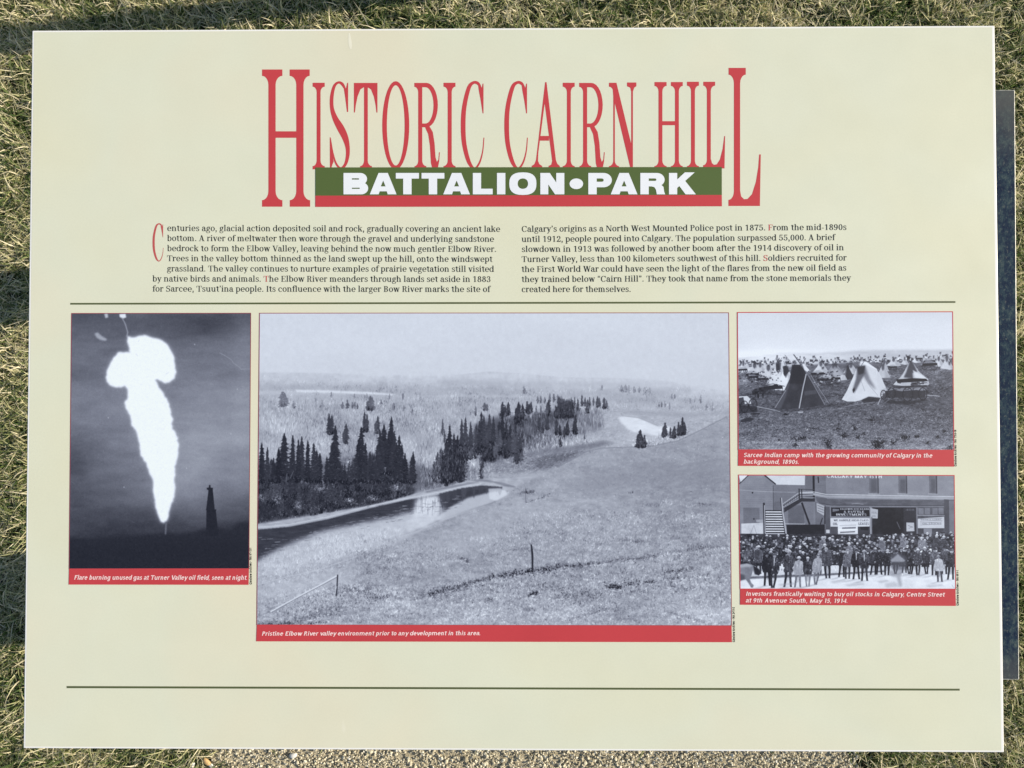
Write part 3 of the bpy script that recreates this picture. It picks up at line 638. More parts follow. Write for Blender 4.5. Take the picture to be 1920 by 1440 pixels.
# ---- the gas flare at night
def flare():
    p = Paint(36, 46, 914, 1300, .66, 11); X, Y = p.AX, p.AY
    g = 104 + 26 * np.exp(-((Y - 600) / 260) ** 2) + 18 * np.exp(-(((X - 780) / 260) ** 2 + ((Y - 640) / 180) ** 2)) + 14 * np.exp(-(((X - 700) / 300) ** 2 + ((Y - 300) / 200) ** 2))
    g -= 22 * np.exp(-((Y - 40) / 120) ** 2) + 40 * np.exp(-(((X - 40) / 150) ** 2 + ((Y - 760) / 190) ** 2)) + 14 * np.exp(-(((X - 640) / 240) ** 2 + ((Y - 130) / 90) ** 2))
    g -= 50 / (1 + np.exp(-(Y - 1010) / 55)); g += 34 * np.exp(-(((X - 600) / 170) ** 2 + ((Y - 870) / 150) ** 2)) + 10 * np.exp(-((X - 880) / 60) ** 2)
    p.a = g + p.noise(220, 4, .35) * 10 + p.noise(50, 4, .4) * 3
    hill = [(36, 1145), (150, 1150), (300, 1140), (480, 1126), (520, 1120), (560, 1131), (640, 1122), (700, 1104), (760, 1100), (820, 1105), (836, 1090), (855, 1074), (905, 1068), (916, 1066), (916, 1302), (30, 1302)]
    p.poly(hill, 41, soft=4); p.poly([(30, 1180), (916, 1160), (916, 1302), (30, 1302)], 35, .8, soft=14)
    F = [(310, 158), (345, 165), (375, 156), (410, 158), (450, 170), (480, 180), (510, 205), (535, 250), (545, 300), (552, 335), (545, 365), (515, 388), (490, 388), (460, 370), (448, 376), (465, 410), (490, 440), (510, 480), (525, 520), (534, 560), (528, 590), (545, 625), (562, 660), (566, 700), (562, 750), (555, 785), (545, 800), (552, 840), (545, 870), (548, 920), (540, 960), (530, 990), (520, 1040), (508, 1068), (495, 1076), (480, 1065), (465, 1030), (455, 985), (448, 950), (442, 910), (440, 860), (420, 825), (410, 790), (395, 770), (378, 735), (375, 690), (365, 650), (345, 610), (332, 590), (328, 550), (310, 520), (300, 490), (315, 465), (315, 430), (300, 402), (280, 412), (250, 408), (225, 400), (210, 370), (210, 340), (225, 300), (245, 262), (265, 238), (300, 238), (325, 240), (318, 210), (308, 185)]
    G = []
    for i in range(len(F)):
        a, b = np.array(F[i], float), np.array(F[(i + 1) % len(F)], float); G.append(a)
        for t in (.33, .66): G.append(a + (b - a) * t + p.r.normal(0, 2.2, 2))
    p.poly(G, 150, .5, soft=9); p.poly(G, 205, .6, soft=4); p.poly(G, 248, soft=1.9)
    p.poly([(270, 50), (300, 48), (304, 66), (288, 72), (272, 64)], 232, soft=1); p.poly([(196, 48), (212, 46), (216, 66), (202, 70)], 190, soft=1.2)
    p.line([(284, 68), (300, 100), (312, 140), (308, 160)], 7, 165, .6); p.poly([(148, 146), (166, 140), (182, 156), (210, 172), (206, 182), (180, 178), (160, 166)], 185, .8, soft=1.5)
    p.line([(760, 240), (790, 256), (820, 275), (830, 292), (860, 312), (866, 322), (912, 321)], 3.4, 158, .6)
    p.poly([(503, 1076), (512, 1076), (509, 1132), (501, 1132)], 112, .8, soft=.6)
    for q in ([(703, 1140), (704, 1012), (700, 1018), (703, 1006), (713, 916), (705, 912), (704, 904), (714, 903), (716, 890), (722, 890), (723, 903), (735, 905), (734, 915), (744, 1010), (753, 1010), (750, 1020), (756, 1070), (764, 1140)],): p.poly(q, 36)
    for x, y in ((605, 808), (850, 420), (300, 900), (220, 560), (640, 200), (820, 640)): p.ell(x, y, 2.5, 3.5, 200, .7)
    for _ in range(26): x, y = p.r.uniform(50, 900), p.r.uniform(60, 1280); p.line([(x, y), (x + p.r.normal(0, 14), y + p.r.normal(0, 14))], 1.2, p.r.choice([90, 170]), .35)
    return p.finish('flare_print', .7, 4, 4)

# ---- the river valley
def valley():
    p = Paint(484, 587, 1370, 1172, 1.6, 5); X, Y, r = p.AX, p.AY, p.r
    p.a = 214 - 4 * (Y - 587) / 110 + p.noise(160, 4, .35) * 2.2 - 3 * (X > 1100) * ((X - 1100) / 260)
    # far ridge and hazy plain
    ridge = [(484, 699), (560, 699), (640, 701), (760, 703), (860, 703), (920, 697), (980, 701), (1060, 708), (1140, 709), (1200, 711), (1260, 716), (1310, 726), (1372, 735)]
    far = [(484, 712), (700, 704), (900, 706), (1372, 744)]
    p.poly(ridge + [(1372, 900), (484, 900)], 203, soft=1.2)
    yr = curve_y(ridge, p.AX[0])[None]; d = np.clip(Y - yr, 0, None); m = (Y > yr)
    tone = 200 - 20 * np.clip(d / 30, 0, 1) + 4 * np.sin(d / 7) - 6 * np.clip((d - 30) / 60, 0, 1); tone = tone + p.noise(26, 5, .3) * 6 + p.noise(5, 3, 1.6) * 4
    p.a = np.where(m, tone, p.a); p.a = blur(p.a, .8)
    for x0, x1, y, hh, g in ((484, 745, 737, 8, 196), (640, 760, 702, 3, 214), (700, 900, 704, 2, 216), (820, 1000, 744, 5, 198), (500, 560, 752, 4, 198)):
        p.poly([(x0, y - hh / 2), ((x0 + x1) / 2, y - hh / 2 - 1), (x1, y + 2), ((x0 + x1) / 2, y + hh / 2), (x0, y + hh / 2)], g, .6, soft=1.8)
    p.poly([(552, 731), (620, 733), (700, 736), (744, 740), (735, 742), (640, 738), (556, 736)], 224, .8, soft=.9)
    for x0, y0, x1, y1, g in ((470, 722, 740, 731, 172), (820, 712, 960, 722, 176), (860, 728, 950, 736, 168), (1000, 716, 1230, 724, 182), (1160, 726, 1300, 740, 176), (700, 756, 830, 762, 168)):
        p.poly([(x0, y0), (x1, y0 + 4), (x1, y1), (x0, y1)], g, .55, soft=3)
    # leafless poplar wood of the valley floor: a mist of fine pale and dark twigs
    wood = [(484, 750), (700, 752), (900, 745), (1100, 755), (1165, 785), (1180, 830), (1120, 850), (1000, 870), (900, 900), (484, 950)]
    p.poly(wood, 172, .8, soft=7, tex=p.noise(18, 5, .8) * 12)
    q = p.within(wood, 34000); n = len(q); p.strokes(q[:, 0], q[:, 1], r.uniform(3, 11, n), r.normal(0, .2, n), r.normal(-1, 9.5, n), .5)
    q = p.within([(484, 705), (1372, 745), (1372, 800), (484, 775)], 9000); n = len(q); p.strokes(q[:, 0], q[:, 1], r.uniform(1, 4, n), r.normal(0, .2, n), r.normal(-2, 11, n), .6)
    for i in range(170):
        x = r.uniform(490, 1360); y = r.uniform(722, 800) + (x > 800) * r.uniform(0, 20); w_ = r.uniform(6, 34) * (.5 + (y - 720) / 90); m = int(w_ * 2.6); dg = r.choice([-15, -11, 9])
        if not (1150 < x < 1275 and y > 770): p.strokes(x + r.normal(0, w_ * .5, m), y + r.normal(0, 2.4 + (y - 720) * .03, m), r.uniform(1.5, 6, m), r.normal(0, .35, m), r.normal(dg, 8, m), .6)
    for i in range(60):
        x = r.uniform(490, 820); y = r.uniform(780, 860); m = 130; p.strokes(x + r.normal(0, 13, m), y + r.normal(0, 9, m), r.uniform(3, 10, m), r.normal(0, .25, m), r.normal(r.choice([-16, 9]), 9, m), .5)
    # meadow right of the wood, the pale pool
    p.poly([(1100, 790), (1160, 770), (1372, 775), (1372, 860), (1040, 880)], 176, .8, soft=5, tex=p.noise(14, 4, .4) * 9)
    q = p.within([(1090, 765), (1372, 765), (1372, 850), (1060, 870)], 5000); n = len(q); p.strokes(q[:, 0], q[:, 1], r.uniform(2, 6, n), r.normal(1.3, .5, n), r.normal(0, 15, n), .5)
    p.poly([(1150, 772), (1200, 770), (1300, 776), (1372, 772), (1372, 778), (1300, 784), (1200, 778)], 158, .6, soft=2)
    p.poly([(1161, 783), (1174, 780), (1197, 783), (1214, 790), (1236, 800), (1258, 800), (1263, 806), (1244, 816), (1231, 818), (1214, 814), (1190, 812), (1177, 804), (1167, 793)], 220, soft=2.2, tex=p.noise(10, 3, .4) * 5)
    p.line([(1168, 780), (1200, 784), (1236, 799)], 2.5, 150, .5); p.poly([(1180, 812), (1220, 818), (1240, 822), (1210, 832), (1180, 826)], 190, .6, soft=2)
    # background spruces, grey with distance
    T8 = lambda x, y: (470 + x / 4.174, 570 + y / 4.174)
    T9 = lambda x, y: (920 + x / 4.085, 570 + y / 4.085)
    def tree8(x, a, b, w_, g): X0, Y0 = T8(x, a); _, Y1 = T8(x, b); p.spruce(X0, Y0, Y1, w_ / 4.174, g)
    def tree9(x, a, b, w_, g): X0, Y0 = T9(x, a); _, Y1 = T9(x, b); p.spruce(X0, Y0, Y1, w_ / 4.085, g)
    for x, a, b, w_, g in ((245, 690, 800, 40, 118), (262, 700, 798, 36, 112), (335, 762, 812, 12, 128), (757, 752, 812, 18, 105), (720, 768, 815, 14, 112), (800, 770, 812, 10, 118), (818, 770, 815, 10, 112), (838, 780, 815, 9, 112), (940, 722, 830, 30, 98), (955, 735, 830, 26, 100), (920, 760, 830, 20, 100), (1197, 700, 742, 13, 128), (632, 690, 726, 10, 132), (815, 705, 735, 8, 140), (912, 700, 735, 8, 140), (1025, 750, 780, 14, 135), (1125, 775, 825, 20, 125), (1205, 795, 830, 9, 128), (1272, 815, 845, 9, 130), (510, 735, 756, 8, 140), (560, 755, 800, 12, 138), (1770, 800, 870, 12, 110), (1840, 775, 830, 20, 100), (1860, 785, 830, 16, 104), (1090, 705, 740, 8, 142), (1645, 730, 765, 10, 142)): tree8(x, a, b, w_, g)
    for x, a, b, w_, g in ((265, 632, 680, 12, 128), (370, 708, 755, 12, 118), (395, 705, 755, 12, 115), (425, 715, 755, 12, 120), (465, 685, 745, 13, 112), (495, 690, 745, 13, 118), (525, 695, 750, 13, 120), (555, 705, 750, 12, 122), (865, 622, 655, 12, 150), (1015, 622, 670, 14, 152), (1045, 620, 670, 18, 150), (1070, 625, 672, 14, 152), (1110, 632, 675, 14, 152), (1150, 635, 675, 12, 154), (1190, 640, 678, 14, 154), (1230, 642, 680, 14, 156), (1398, 692, 722, 9, 130), (1420, 692, 720, 9, 126), (1320, 750, 786, 9, 132), (1300, 755, 786, 9, 138), (1345, 745, 786, 8, 136), (1380, 752, 800, 8, 140), (1540, 725, 755, 10, 150), (1620, 700, 755, 13, 146), (1660, 770, 800, 10, 150), (1710, 750, 800, 8, 150)): tree9(x, a, b, w_, g)
    # the stand right of centre
    p.poly([T9(-80, 900), T9(60, 860), T9(330, 850), T9(520, 830), T9(760, 820), T9(850, 800), T9(870, 960), T9(640, 1030), T9(450, 1080), T9(250, 1150), T9(100, 1200), T9(-80, 1240)], 112, .8, soft=5, tex=p.noise(10, 4, 1.5) * 20)
    p.poly([T9(-120, 930), T9(80, 880), T9(320, 860), T9(560, 800), T9(640, 790), T9(700, 830), T9(600, 900), T9(420, 960), T9(330, 1060), T9(200, 1150), T9(-60, 1250)], 76, .8, soft=5, tex=p.noise(8, 4, 1.6) * 20)
    B = [(100, 755, 860, 24, 62), (145, 755, 850, 22, 62), (120, 780, 860, 20, 60), (225, 752, 900, 26, 55), (255, 765, 880, 22, 55), (205, 800, 920, 22, 55), (290, 748, 830, 20, 62), (320, 752, 830, 18, 62), (305, 770, 840, 22, 60), (455, 738, 850, 20, 68), (445, 760, 850, 20, 70)]
    B += [(x, r.uniform(708, 745), 860, 15, 64) for x in range(530, 645, 11)] + [(x, r.uniform(770, 800), 870, 16, 60) for x in range(510, 640, 12)] + [(655, 715, 790, 10, 85), (680, 728, 810, 14, 72), (710, 698, 780, 14, 82), (735, 715, 780, 12, 86), (755, 735, 830, 18, 70), (770, 715, 790, 12, 84), (800, 715, 770, 12, 92), (830, 708, 790, 16, 84), (845, 720, 780, 12, 88), (880, 718, 800, 18, 84), (900, 740, 790, 14, 96), (360, 780, 850, 12, 100), (395, 780, 850, 12, 104)]
    for t in B: tree9(*t)
    q = p.within([T9(60, 850), T9(330, 830), T9(860, 790), T9(880, 960), T9(400, 1120), T9(160, 1180)], 5200); n = len(q); p.strokes(q[:, 0], q[:, 1], r.uniform(4, 12, n), r.normal(0, .14, n), r.normal(3, 17, n), .55)
    for t in [(660, 852, 995, 22, 52), (648, 900, 990, 16, 56), (600, 900, 1000, 22, 56), (575, 940, 1015, 16, 58), (515, 892, 1000, 24, 56), (540, 930, 1000, 18, 60), (445, 850, 960, 20, 62), (380, 870, 960, 18, 66), (410, 905, 985, 16, 66), (100, 845, 1120, 34, 50), (75, 900, 1150, 30, 48), (160, 925, 1130, 28, 50), (200, 930, 1120, 26, 52), (30, 890, 1210, 34, 48), (130, 900, 1180, 28, 48), (545, 1025, 1090, 18, 66), (0, 850, 1200, 36, 46), (-45, 880, 1200, 30, 46), (730, 995, 1030, 7, 96)]: tree9(*t)
    q = p.within([T9(100, 1000), T9(640, 1010), T9(820, 1070), T9(500, 1120), T9(160, 1190)], 3500); n = len(q); p.strokes(q[:, 0], q[:, 1], r.uniform(3, 9, n), r.normal(0, .35, n), r.normal(0, 19, n), .6)
    p.poly([T9(250, 1150), T9(430, 1110), T9(640, 1090), T9(860, 1050), T9(960, 1065), T9(780, 1115), T9(560, 1150), T9(300, 1180)], 88, .55, soft=3, tex=p.noise(5, 3) * 14)
    # river flat between the wood and the water
    flat_ = [T9(-220, 1290), T9(-60, 1230), T9(170, 1180), T9(420, 1140), T9(780, 1110), T9(700, 1170), T9(560, 1240), T9(440, 1290), T9(330, 1320), T9(100, 1340), T9(-220, 1350)]
    p.poly(flat_, 138, .9, soft=2.5, tex=p.noise(9, 4, .5) * 15); p.poly([T9(300, 1210), T9(440, 1160), T9(700, 1130), T9(640, 1180), T9(480, 1240), T9(380, 1275), T9(340, 1240)], 98, .7, soft=3, tex=p.noise(5, 3) * 12)
    q = p.within(flat_, 3000); n = len(q); p.strokes(q[:, 0], q[:, 1], r.uniform(2, 6, n), r.normal(1.2, .5, n), r.normal(0, 20, n), .6)
    # the dark spruces of the near bank
    bank = [(484, 984), (566, 969), (620, 960), (686, 951), (735, 941), (777, 930), (800, 918)]
    p.poly([(484, 870), (560, 872), (640, 862), (690, 850), (760, 868), (830, 880), (880, 868), (880, 905), (790, 924), (690, 945), (484, 980)], 84, .75, soft=6, tex=p.noise(8, 4, 1.5) * 18)
    mass = [(484, 905), (510, 898), (522, 910), (545, 896), (570, 912), (596, 900), (612, 918), (630, 896), (650, 912), (668, 890), (690, 905), (716, 884), (738, 902), (760, 892), (774, 905), (780, 918), (777, 930)] + bank[:5][::-1] + [(484, 984)]
    p.poly(mass, 50, soft=3, tex=p.noise(7, 4, 1.3) * 11)
    N = [(665, 958, 1380, 44), (262, 1018, 1390, 46), (330, 1033, 1390, 34), (400, 1043, 1390, 36), (375, 1070, 1390, 30), (448, 1073, 1390, 32), (497, 1093, 1390, 34), (545, 1173, 1390, 26), (520, 1150, 1390, 26), (85, 1093, 1400, 34), (130, 1128, 1400, 28), (180, 1210, 1400, 24), (220, 1130, 1400, 30), (600, 1200, 1400, 28), (640, 1100, 1400, 40), (700, 1250, 1400, 40), (870, 970, 1390, 38), (850, 1060, 1390, 38), (905, 1093, 1390, 30), (940, 1160, 1400, 28), (830, 1180, 1400, 30), (1048, 943, 1390, 40), (1020, 1000, 1390, 40), (1107, 886, 1390, 30), (1085, 1000, 1390, 36), (1130, 1000, 1390, 34), (1170, 1033, 1390, 32), (1190, 1100, 1390, 30), (1215, 1173, 1400, 26), (1280, 1158, 1400, 26), (1265, 1200, 1400, 26), (1000, 1100, 1400, 36), (1150, 1090, 1390, 36), (960, 1240, 1400, 26), (780, 1290, 1400, 30), (740, 1270, 1400, 20)]
    for x, a, b, w_, g in ((615, 862, 1010, 22, 70), (638, 866, 1015, 22, 68), (625, 900, 1020, 34, 64), (750, 943, 1090, 28, 66), (735, 990, 1080, 18, 72), (895, 848, 1000, 24, 66), (915, 866, 1000, 22, 66), (1000, 880, 1010, 24, 74), (985, 920, 1010, 18, 78), (1107, 886, 1100, 24, 58)): tree8(x, a, b, w_, g)
    for i in range(95): x = r.uniform(484, 784); y = np.interp(x, [484, 520, 560, 600, 640, 680, 720, 760, 784], [856, 862, 868, 884, 862, 850, 846, 858, 885]) + abs(r.normal(0, 14)); p.spruce(x, y, y + r.uniform(45, 75), r.uniform(5, 9), r.uniform(50, 66))
    for x, a, b, w_ in N: tree8(x, a, min(b, a + 330), w_ * r.uniform(.95, 1.2), 49)
    for i in range(60): x = r.uniform(815, 985); y = np.interp(x, [815, 850, 900, 940, 985], [850, 822, 800, 800, 806]) + abs(r.normal(0, 16)); p.spruce(x, y, y + r.uniform(26, 46), r.uniform(4, 7), r.uniform(54, 88))
    for x, a, b, w_ in ((1567, 950, 1390, 40), (1600, 1015, 1380, 34), (1540, 1060, 1390, 34), (1630, 1030, 1380, 34), (1660, 1190, 1400, 40), (1510, 1150, 1400, 26)): tree8(x, a, b, w_, 50)
    for x, a, b, w_, g in ((1510, 903, 1020, 13, 84), (1525, 985, 1080, 12, 78), (1690, 888, 1110, 26, 62), (1660, 903, 1110, 22, 62), (1730, 926, 1130, 22, 62), (1775, 940, 1120, 20, 62), (1815, 846, 1130, 26, 58), (1835, 870, 1130, 24, 60), (1800, 920, 1130, 24, 58), (1880, 880, 1100, 22, 62), (1910, 880, 1100, 22, 62)): tree8(x, a, b, w_, g)
    q = p.within([(790, 860), (830, 840), (880, 850), (925, 860), (925, 905), (860, 918), (790, 925)], 2300); n = len(q); p.strokes(q[:, 0], q[:, 1], r.uniform(4, 12, n), r.normal(.05, .3, n), r.normal(4, 20, n), .6)
    q = p.within(mass, 3600); n = len(q); p.strokes(q[:, 0], q[:, 1], r.uniform(2, 7, n), r.normal(0, .8, n), r.normal(6, 12, n), .65)
    for x, y, w_, h_ in ((600, 918, 16, 7), (520, 940, 10, 12), (490, 935, 8, 10), (700, 935, 12, 6), (560, 950, 12, 8), (655, 940, 10, 6), (745, 915, 8, 8), (655, 870, 7, 12)): m = 90; p.strokes(x + r.normal(0, w_ * .5, m), y + r.normal(0, h_ * .5, m), r.uniform(2, 6, m), r.normal(.3, .9, m), r.normal(26, 16, m), .7)
    for x, y, L in ((537, 905, 16), (545, 898, 14), (590, 918, 10), (600, 925, 9), (656, 884, 16), (653, 884, 14), (697, 925, 14), (754, 920, 12), (762, 918, 10), (640, 930, 9)): p.line([(x, y), (x + r.normal(2, 3), y - L)], 1.1, 130, .7)
    q = p.within([(484, 970), (560, 955), (690, 938), (777, 918), (778, 932), (686, 953), (566, 971), (484, 985)], 900); n = len(q); p.strokes(q[:, 0], q[:, 1], r.uniform(2, 6, n), r.normal(.2, .9, n), r.normal(24, 20, n), .8)
    # strip of bank, water
    sh = [(484, 994), (542, 989), (614, 975), (695, 954), (757, 940), (825, 928), (870, 917), (905, 912), (935, 914), (966, 917), (975, 910), (1000, 900)]
    up = [(1000, 893), (960, 898), (920, 897), (880, 902), (840, 913), (800, 921), (740, 938), (686, 951), (620, 962), (566, 972), (484, 984)]
    p.poly(sh + up, 176, soft=1, tex=p.noise(12, 4, .25) * 14)
    p.line([(484, 990), (542, 985), (614, 971), (690, 951)], 2.6, 200, .7); p.line([(695, 950), (757, 937), (825, 924), (870, 913), (905, 908)], 2.2, 205, .7)
    p.poly([(880, 901), (905, 899), (925, 902), (945, 906), (968, 912), (970, 916), (950, 913), (925, 905), (900, 903)], 92, .5, soft=1.1); p.poly([(800, 922), (850, 911), (900, 903), (900, 905), (850, 915), (802, 925)], 100, .5, soft=.8); p.poly([(905, 888), (960, 889), (1000, 886), (1040, 880), (1000, 895), (950, 897), (910, 895)], 182, .6, soft=2)
    water = [(484, 994), (542, 989), (614, 975), (695, 954), (757, 940), (825, 928), (870, 917), (905, 912), (935, 914), (955, 922), (954, 930), (925, 945), (877, 959), (829, 976), (781, 997), (733, 1012), (640, 1040), (560, 1060), (484, 1075)]
    p.poly(water, 62, soft=.8, tex=p.noise(16, 4, .16) * 7)
    # the sky mirrored along the lower side and between the mirrored trees
    p.poly([(484, 1052), (520, 1032), (560, 1014), (600, 998), (640, 990), (686, 980), (740, 970), (779, 958), (781, 940), (790, 932), (824, 930), (832, 945), (836, 962), (829, 980), (781, 1000), (700, 1030), (560, 1070), (484, 1090)], 186, .9, soft=5, tex=p.noise(10, 4, .5) * 14)
    p.poly([(783, 950), (790, 936), (822, 931), (826, 950), (822, 972), (800, 988), (765, 994)], 222, .9, soft=3.5); p.poly([(600, 1003), (690, 984), (772, 966), (790, 985), (740, 1008), (640, 1034)], 200, .55, soft=6)
    for i in range(60): x = r.uniform(780, 832); y = r.uniform(930, 942); p.line([(x, y), (x + r.normal(0, .8), y + r.uniform(5, 30))], r.uniform(.6, 1.8), r.choice([222, 205, 150, 90]), .35)
    p.poly([(850, 950), (880, 934), (920, 924), (950, 918), (955, 930), (926, 944), (878, 960), (832, 977), (815, 975)], 206, .85, soft=2)
    x = 832
    while x < 944: w_ = r.uniform(2.5, 6); yt_ = curve_y(sh, x); d_ = (30 - (x - 832) * .13) * r.choice([.35, .6, .8, 1], p=[.25, .25, .3, .2]); p.poly([(x - w_, yt_ - 1), (x + w_, yt_ - 1), (x + w_ * .7, yt_ + d_ * .5), (x + r.normal(0, .6), yt_ + d_), (x - w_ * .7, yt_ + d_ * .55)], r.uniform(56, 78), .85, soft=.6); x += r.uniform(3, 8)
    p.poly([(918, 917), (940, 916), (957, 923), (954, 930), (934, 940), (920, 936)], 218, .75, soft=1.2)
    for i in range(420):
        x = r.uniform(484, 860); y0 = curve_y(sh, x); f = r.uniform(.25, 1); y = y0 + f * (60 if x < 700 else 36); p.line([(x, y), (x + r.uniform(3, 12), y - r.uniform(0, 1.5))], r.uniform(.5, 1.1), 205 if r.random() < .55 else 62, r.uniform(.25, .6))
    p.poly([(484, 1070), (500, 1046), (560, 1022), (620, 1004), (700, 988), (782, 968), (820, 962), (818, 978), (770, 1000), (690, 1026), (600, 1050), (520, 1078)], 198, .7, soft=5, tex=p.noise(12, 4, .5) * 12)
    # hillside
    hill = [(1372, 779), (1363, 783), (1336, 798), (1302, 815), (1272, 829), (1226, 838), (1165, 841), (1130, 842), (1101, 849), (1072, 865), (1047, 878), (1018, 890), (969, 914), (954, 930), (925, 945), (877, 960), (829, 979), (790, 998), (750, 1018), (700, 1036), (640, 1052), (590, 1068), (540, 1084), (484, 1096), (484, 1175), (1372, 1175)]
    ty = np.clip((Y - 800) / 370, 0, 1); t = 158 - 8 * np.exp(-(((X - 1330) / 160) ** 2 + ((Y - 930) / 90) ** 2)) + 22 * np.exp(-(((X - 560) / 130) ** 2 + ((Y - 1090) / 45) ** 2)) + 26 * np.exp(-(((X - 1340) / 90) ** 2 + ((Y - 1150) / 35) ** 2)) + 14 * np.exp(-(((X - 900) / 260) ** 2 + ((Y - 1150) / 30) ** 2)) + 8 * np.exp(-(((X - 1000) / 200) ** 2 + ((Y - 960) / 60) ** 2))
    U = X * .93 - Y * .0; V = Y + (X - 900) * .30
    t = t + p.noise(70, 5, .3) * 9 + p.noise(14, 5, .45) * (6 + 9 * ty) + p.noise(5, 3, .6) * (4 + 8 * ty)
    q = p.mask(hill, 2.2); ys, xs, m = q; p.a[ys, xs] = p.a[ys, xs] * (1 - m) + t[ys, xs] * m
    def tufts(P, n, L, dg, sg, al=.8, ang=.0, sa=.45):
        q = p.within(P, n); k = len(q); p.strokes(q[:, 0], q[:, 1], r.uniform(L[0], L[1], k), r.normal(ang, sa, k), r.normal(dg, sg, k), al, r.normal(0, .55, k))
    tufts(hill, 24000, (1.5, 4), 0, 17, .6, 1.0, .9); tufts([(484, 1060), (760, 1020), (1000, 960), (1372, 960), (1372, 1172), (484, 1172)], 19000, (2, 6), 1, 18, .6)
    tufts([(484, 1110), (900, 1090), (1372, 1080), (1372, 1172), (484, 1172)], 11000, (2, 6), 3, 27, .6, 0, .8)
    tufts([(484, 1050), (540, 1030), (600, 1012), (690, 996), (760, 994), (740, 1030), (600, 1080), (484, 1110)], 4200, (4, 13), 1, 12, .5, 0, .14); tufts([(590, 1015), (640, 1005), (668, 1020), (640, 1050), (590, 1060)], 260, (7, 15), 12, 10, .45, 0, .12)
    p.line([(484, 1098), (540, 1082), (590, 1072), (640, 1055), (672, 1044)], 2.4, 200, .5)
    for x0, y0, x1, y1, h_, g in ((806, 1113, 865, 1099, 10, 74), (858, 1101, 925, 1082, 7, 82), (918, 1084, 1000, 1071, 8, 58), (990, 1073, 1065, 1062, 9, 62), (1060, 1064, 1128, 1056, 5, 96), (1120, 1058, 1240, 1040, 5, 118), (1235, 1038, 1372, 1022, 6, 124), (1133, 1098, 1165, 1104, 7, 72), (1140, 1103, 1200, 1092, 8, 76), (1205, 1090, 1230, 1093, 6, 70), (1245, 1075, 1300, 1066, 6, 84), (1240, 1087, 1330, 1078, 4, 100), (990, 1118, 1012, 1110, 5, 72), (910, 1128, 925, 1124, 5, 74), (640, 1105, 700, 1112, 9, 104), (975, 926, 1005, 922, 5, 92), (985, 944, 1035, 928, 4, 108), (990, 1118, 1010, 1112, 5, 78), (780, 1040, 800, 1045, 7, 112), (860, 1045, 880, 1055, 6, 100), (1060, 1165, 1140, 1140, 8, 128), (1330, 1170, 1240, 1145, 6, 124), (484, 1172, 620, 1168, 4, 70), (550, 1165, 640, 1140, 12, 128), (700, 1120, 740, 1118, 6, 86), (1180, 925, 1190, 926, 2, 100), (1040, 1120, 1130, 1112, 9, 112)):
        d = np.array([x1 - x0, y1 - y0], float); L = np.linalg.norm(d); k = int(L * h_ * .8) + 16; f = r.beta(1.2, 1.2, k); wob = np.interp(f, np.linspace(0, 1, 9), r.normal(0, h_ * .18, 9)); thick = np.interp(f, np.linspace(0, 1, 12), r.uniform(.1, 1.0, 12))
        cx, cy = x0 + d[0] * f, y0 + d[1] * f + wob + r.normal(0, h_ * .42, k) * (.4 + thick); keep = r.random(k) < .35 + .65 * thick; cx, cy = cx[keep], cy[keep]; k = len(cx)
        p.strokes(cx, cy, r.uniform(1.5, 5.5, k), r.normal(.2, 1.0, k), -(158 - g) * r.uniform(.1, .62, k), .72)
        k = int(L * .5); f = r.uniform(0, 1, k); p.strokes(x0 + d[0] * f, y0 + d[1] * f + h_ * .55 + r.normal(0, 1.2, k), r.uniform(2, 6, k), r.normal(1.35, .5, k), r.normal(22, 14, k), .7)
    for P_, w_ in (([(1365, 782), (1336, 797), (1302, 814), (1272, 828), (1226, 837), (1165, 840), (1130, 841), (1101, 848), (1072, 864), (1047, 877)], 2.4),): p.line(P_, w_, 128, .55)
    tufts([(1372, 779), (1302, 812), (1226, 834), (1130, 838), (1101, 846), (1102, 852), (1226, 842), (1302, 820), (1372, 790)], 500, (2, 6), -12, 18, .6, .2, .5)
    p.poly([(1050, 905), (1160, 880), (1260, 868), (1372, 862), (1372, 905), (1260, 905), (1140, 918), (1060, 925)], 140, .4, soft=9); p.poly([(700, 1040), (860, 990), (980, 950), (1060, 950), (960, 1000), (820, 1060)], 174, .4, soft=12); p.poly([(484, 1100), (600, 1080), (680, 1062), (660, 1085), (560, 1110), (484, 1130)], 184, .5, soft=7)
    tufts([(570, 1120), (640, 1095), (720, 1095), (725, 1125), (640, 1150), (560, 1172), (500, 1172)], 2600, (2, 6), -16, 26, .65, .1, .7); tufts([(660, 1010), (760, 1010), (860, 1040), (800, 1080), (680, 1080)], 1500, (2, 6), -6, 22, .6, .1, .6)
    for i in range(90):
        x, y = r.uniform(620, 1365), r.uniform(930, 1165); f = (y - 900) / 270; m = int(60 + 90 * f)
        if y > 1010 - (x - 800) * .16: p.strokes(x + r.normal(0, 9 + 16 * f, m), y - (0 if 1 else 0) + r.normal(0, 1.5 + 2.6 * f, m), r.uniform(2, 6, m), r.normal(.1, .7, m), r.normal(r.choice([-20, -13, 12, 18]), 12, m), .55)
    tufts([(1000, 960), (1372, 960), (1372, 1030), (1140, 1050), (930, 1070), (900, 1030)], 4200, (2, 7), 5, 22, .6, .05, .35)
    tufts([(806, 1112), (925, 1078), (1128, 1050), (1372, 1022), (1372, 1040), (1128, 1070), (925, 1096), (830, 1125)], 2600, (2, 6), -14, 22, .7, .3, .9)
    tufts([(860, 1140), (1100, 1095), (1372, 1060), (1372, 1085), (1150, 1125), (900, 1160)], 3200, (2, 6), -9, 24, .6, .3, .9)
    tufts([(806, 1120), (925, 1086), (1128, 1052), (1372, 1025), (1372, 1100), (1000, 1125)], 5200, (3, 7), 2, 34, .6, 0, .6)
    for P, g in (([(1155, 972), (1148, 1098)], 0),): pass
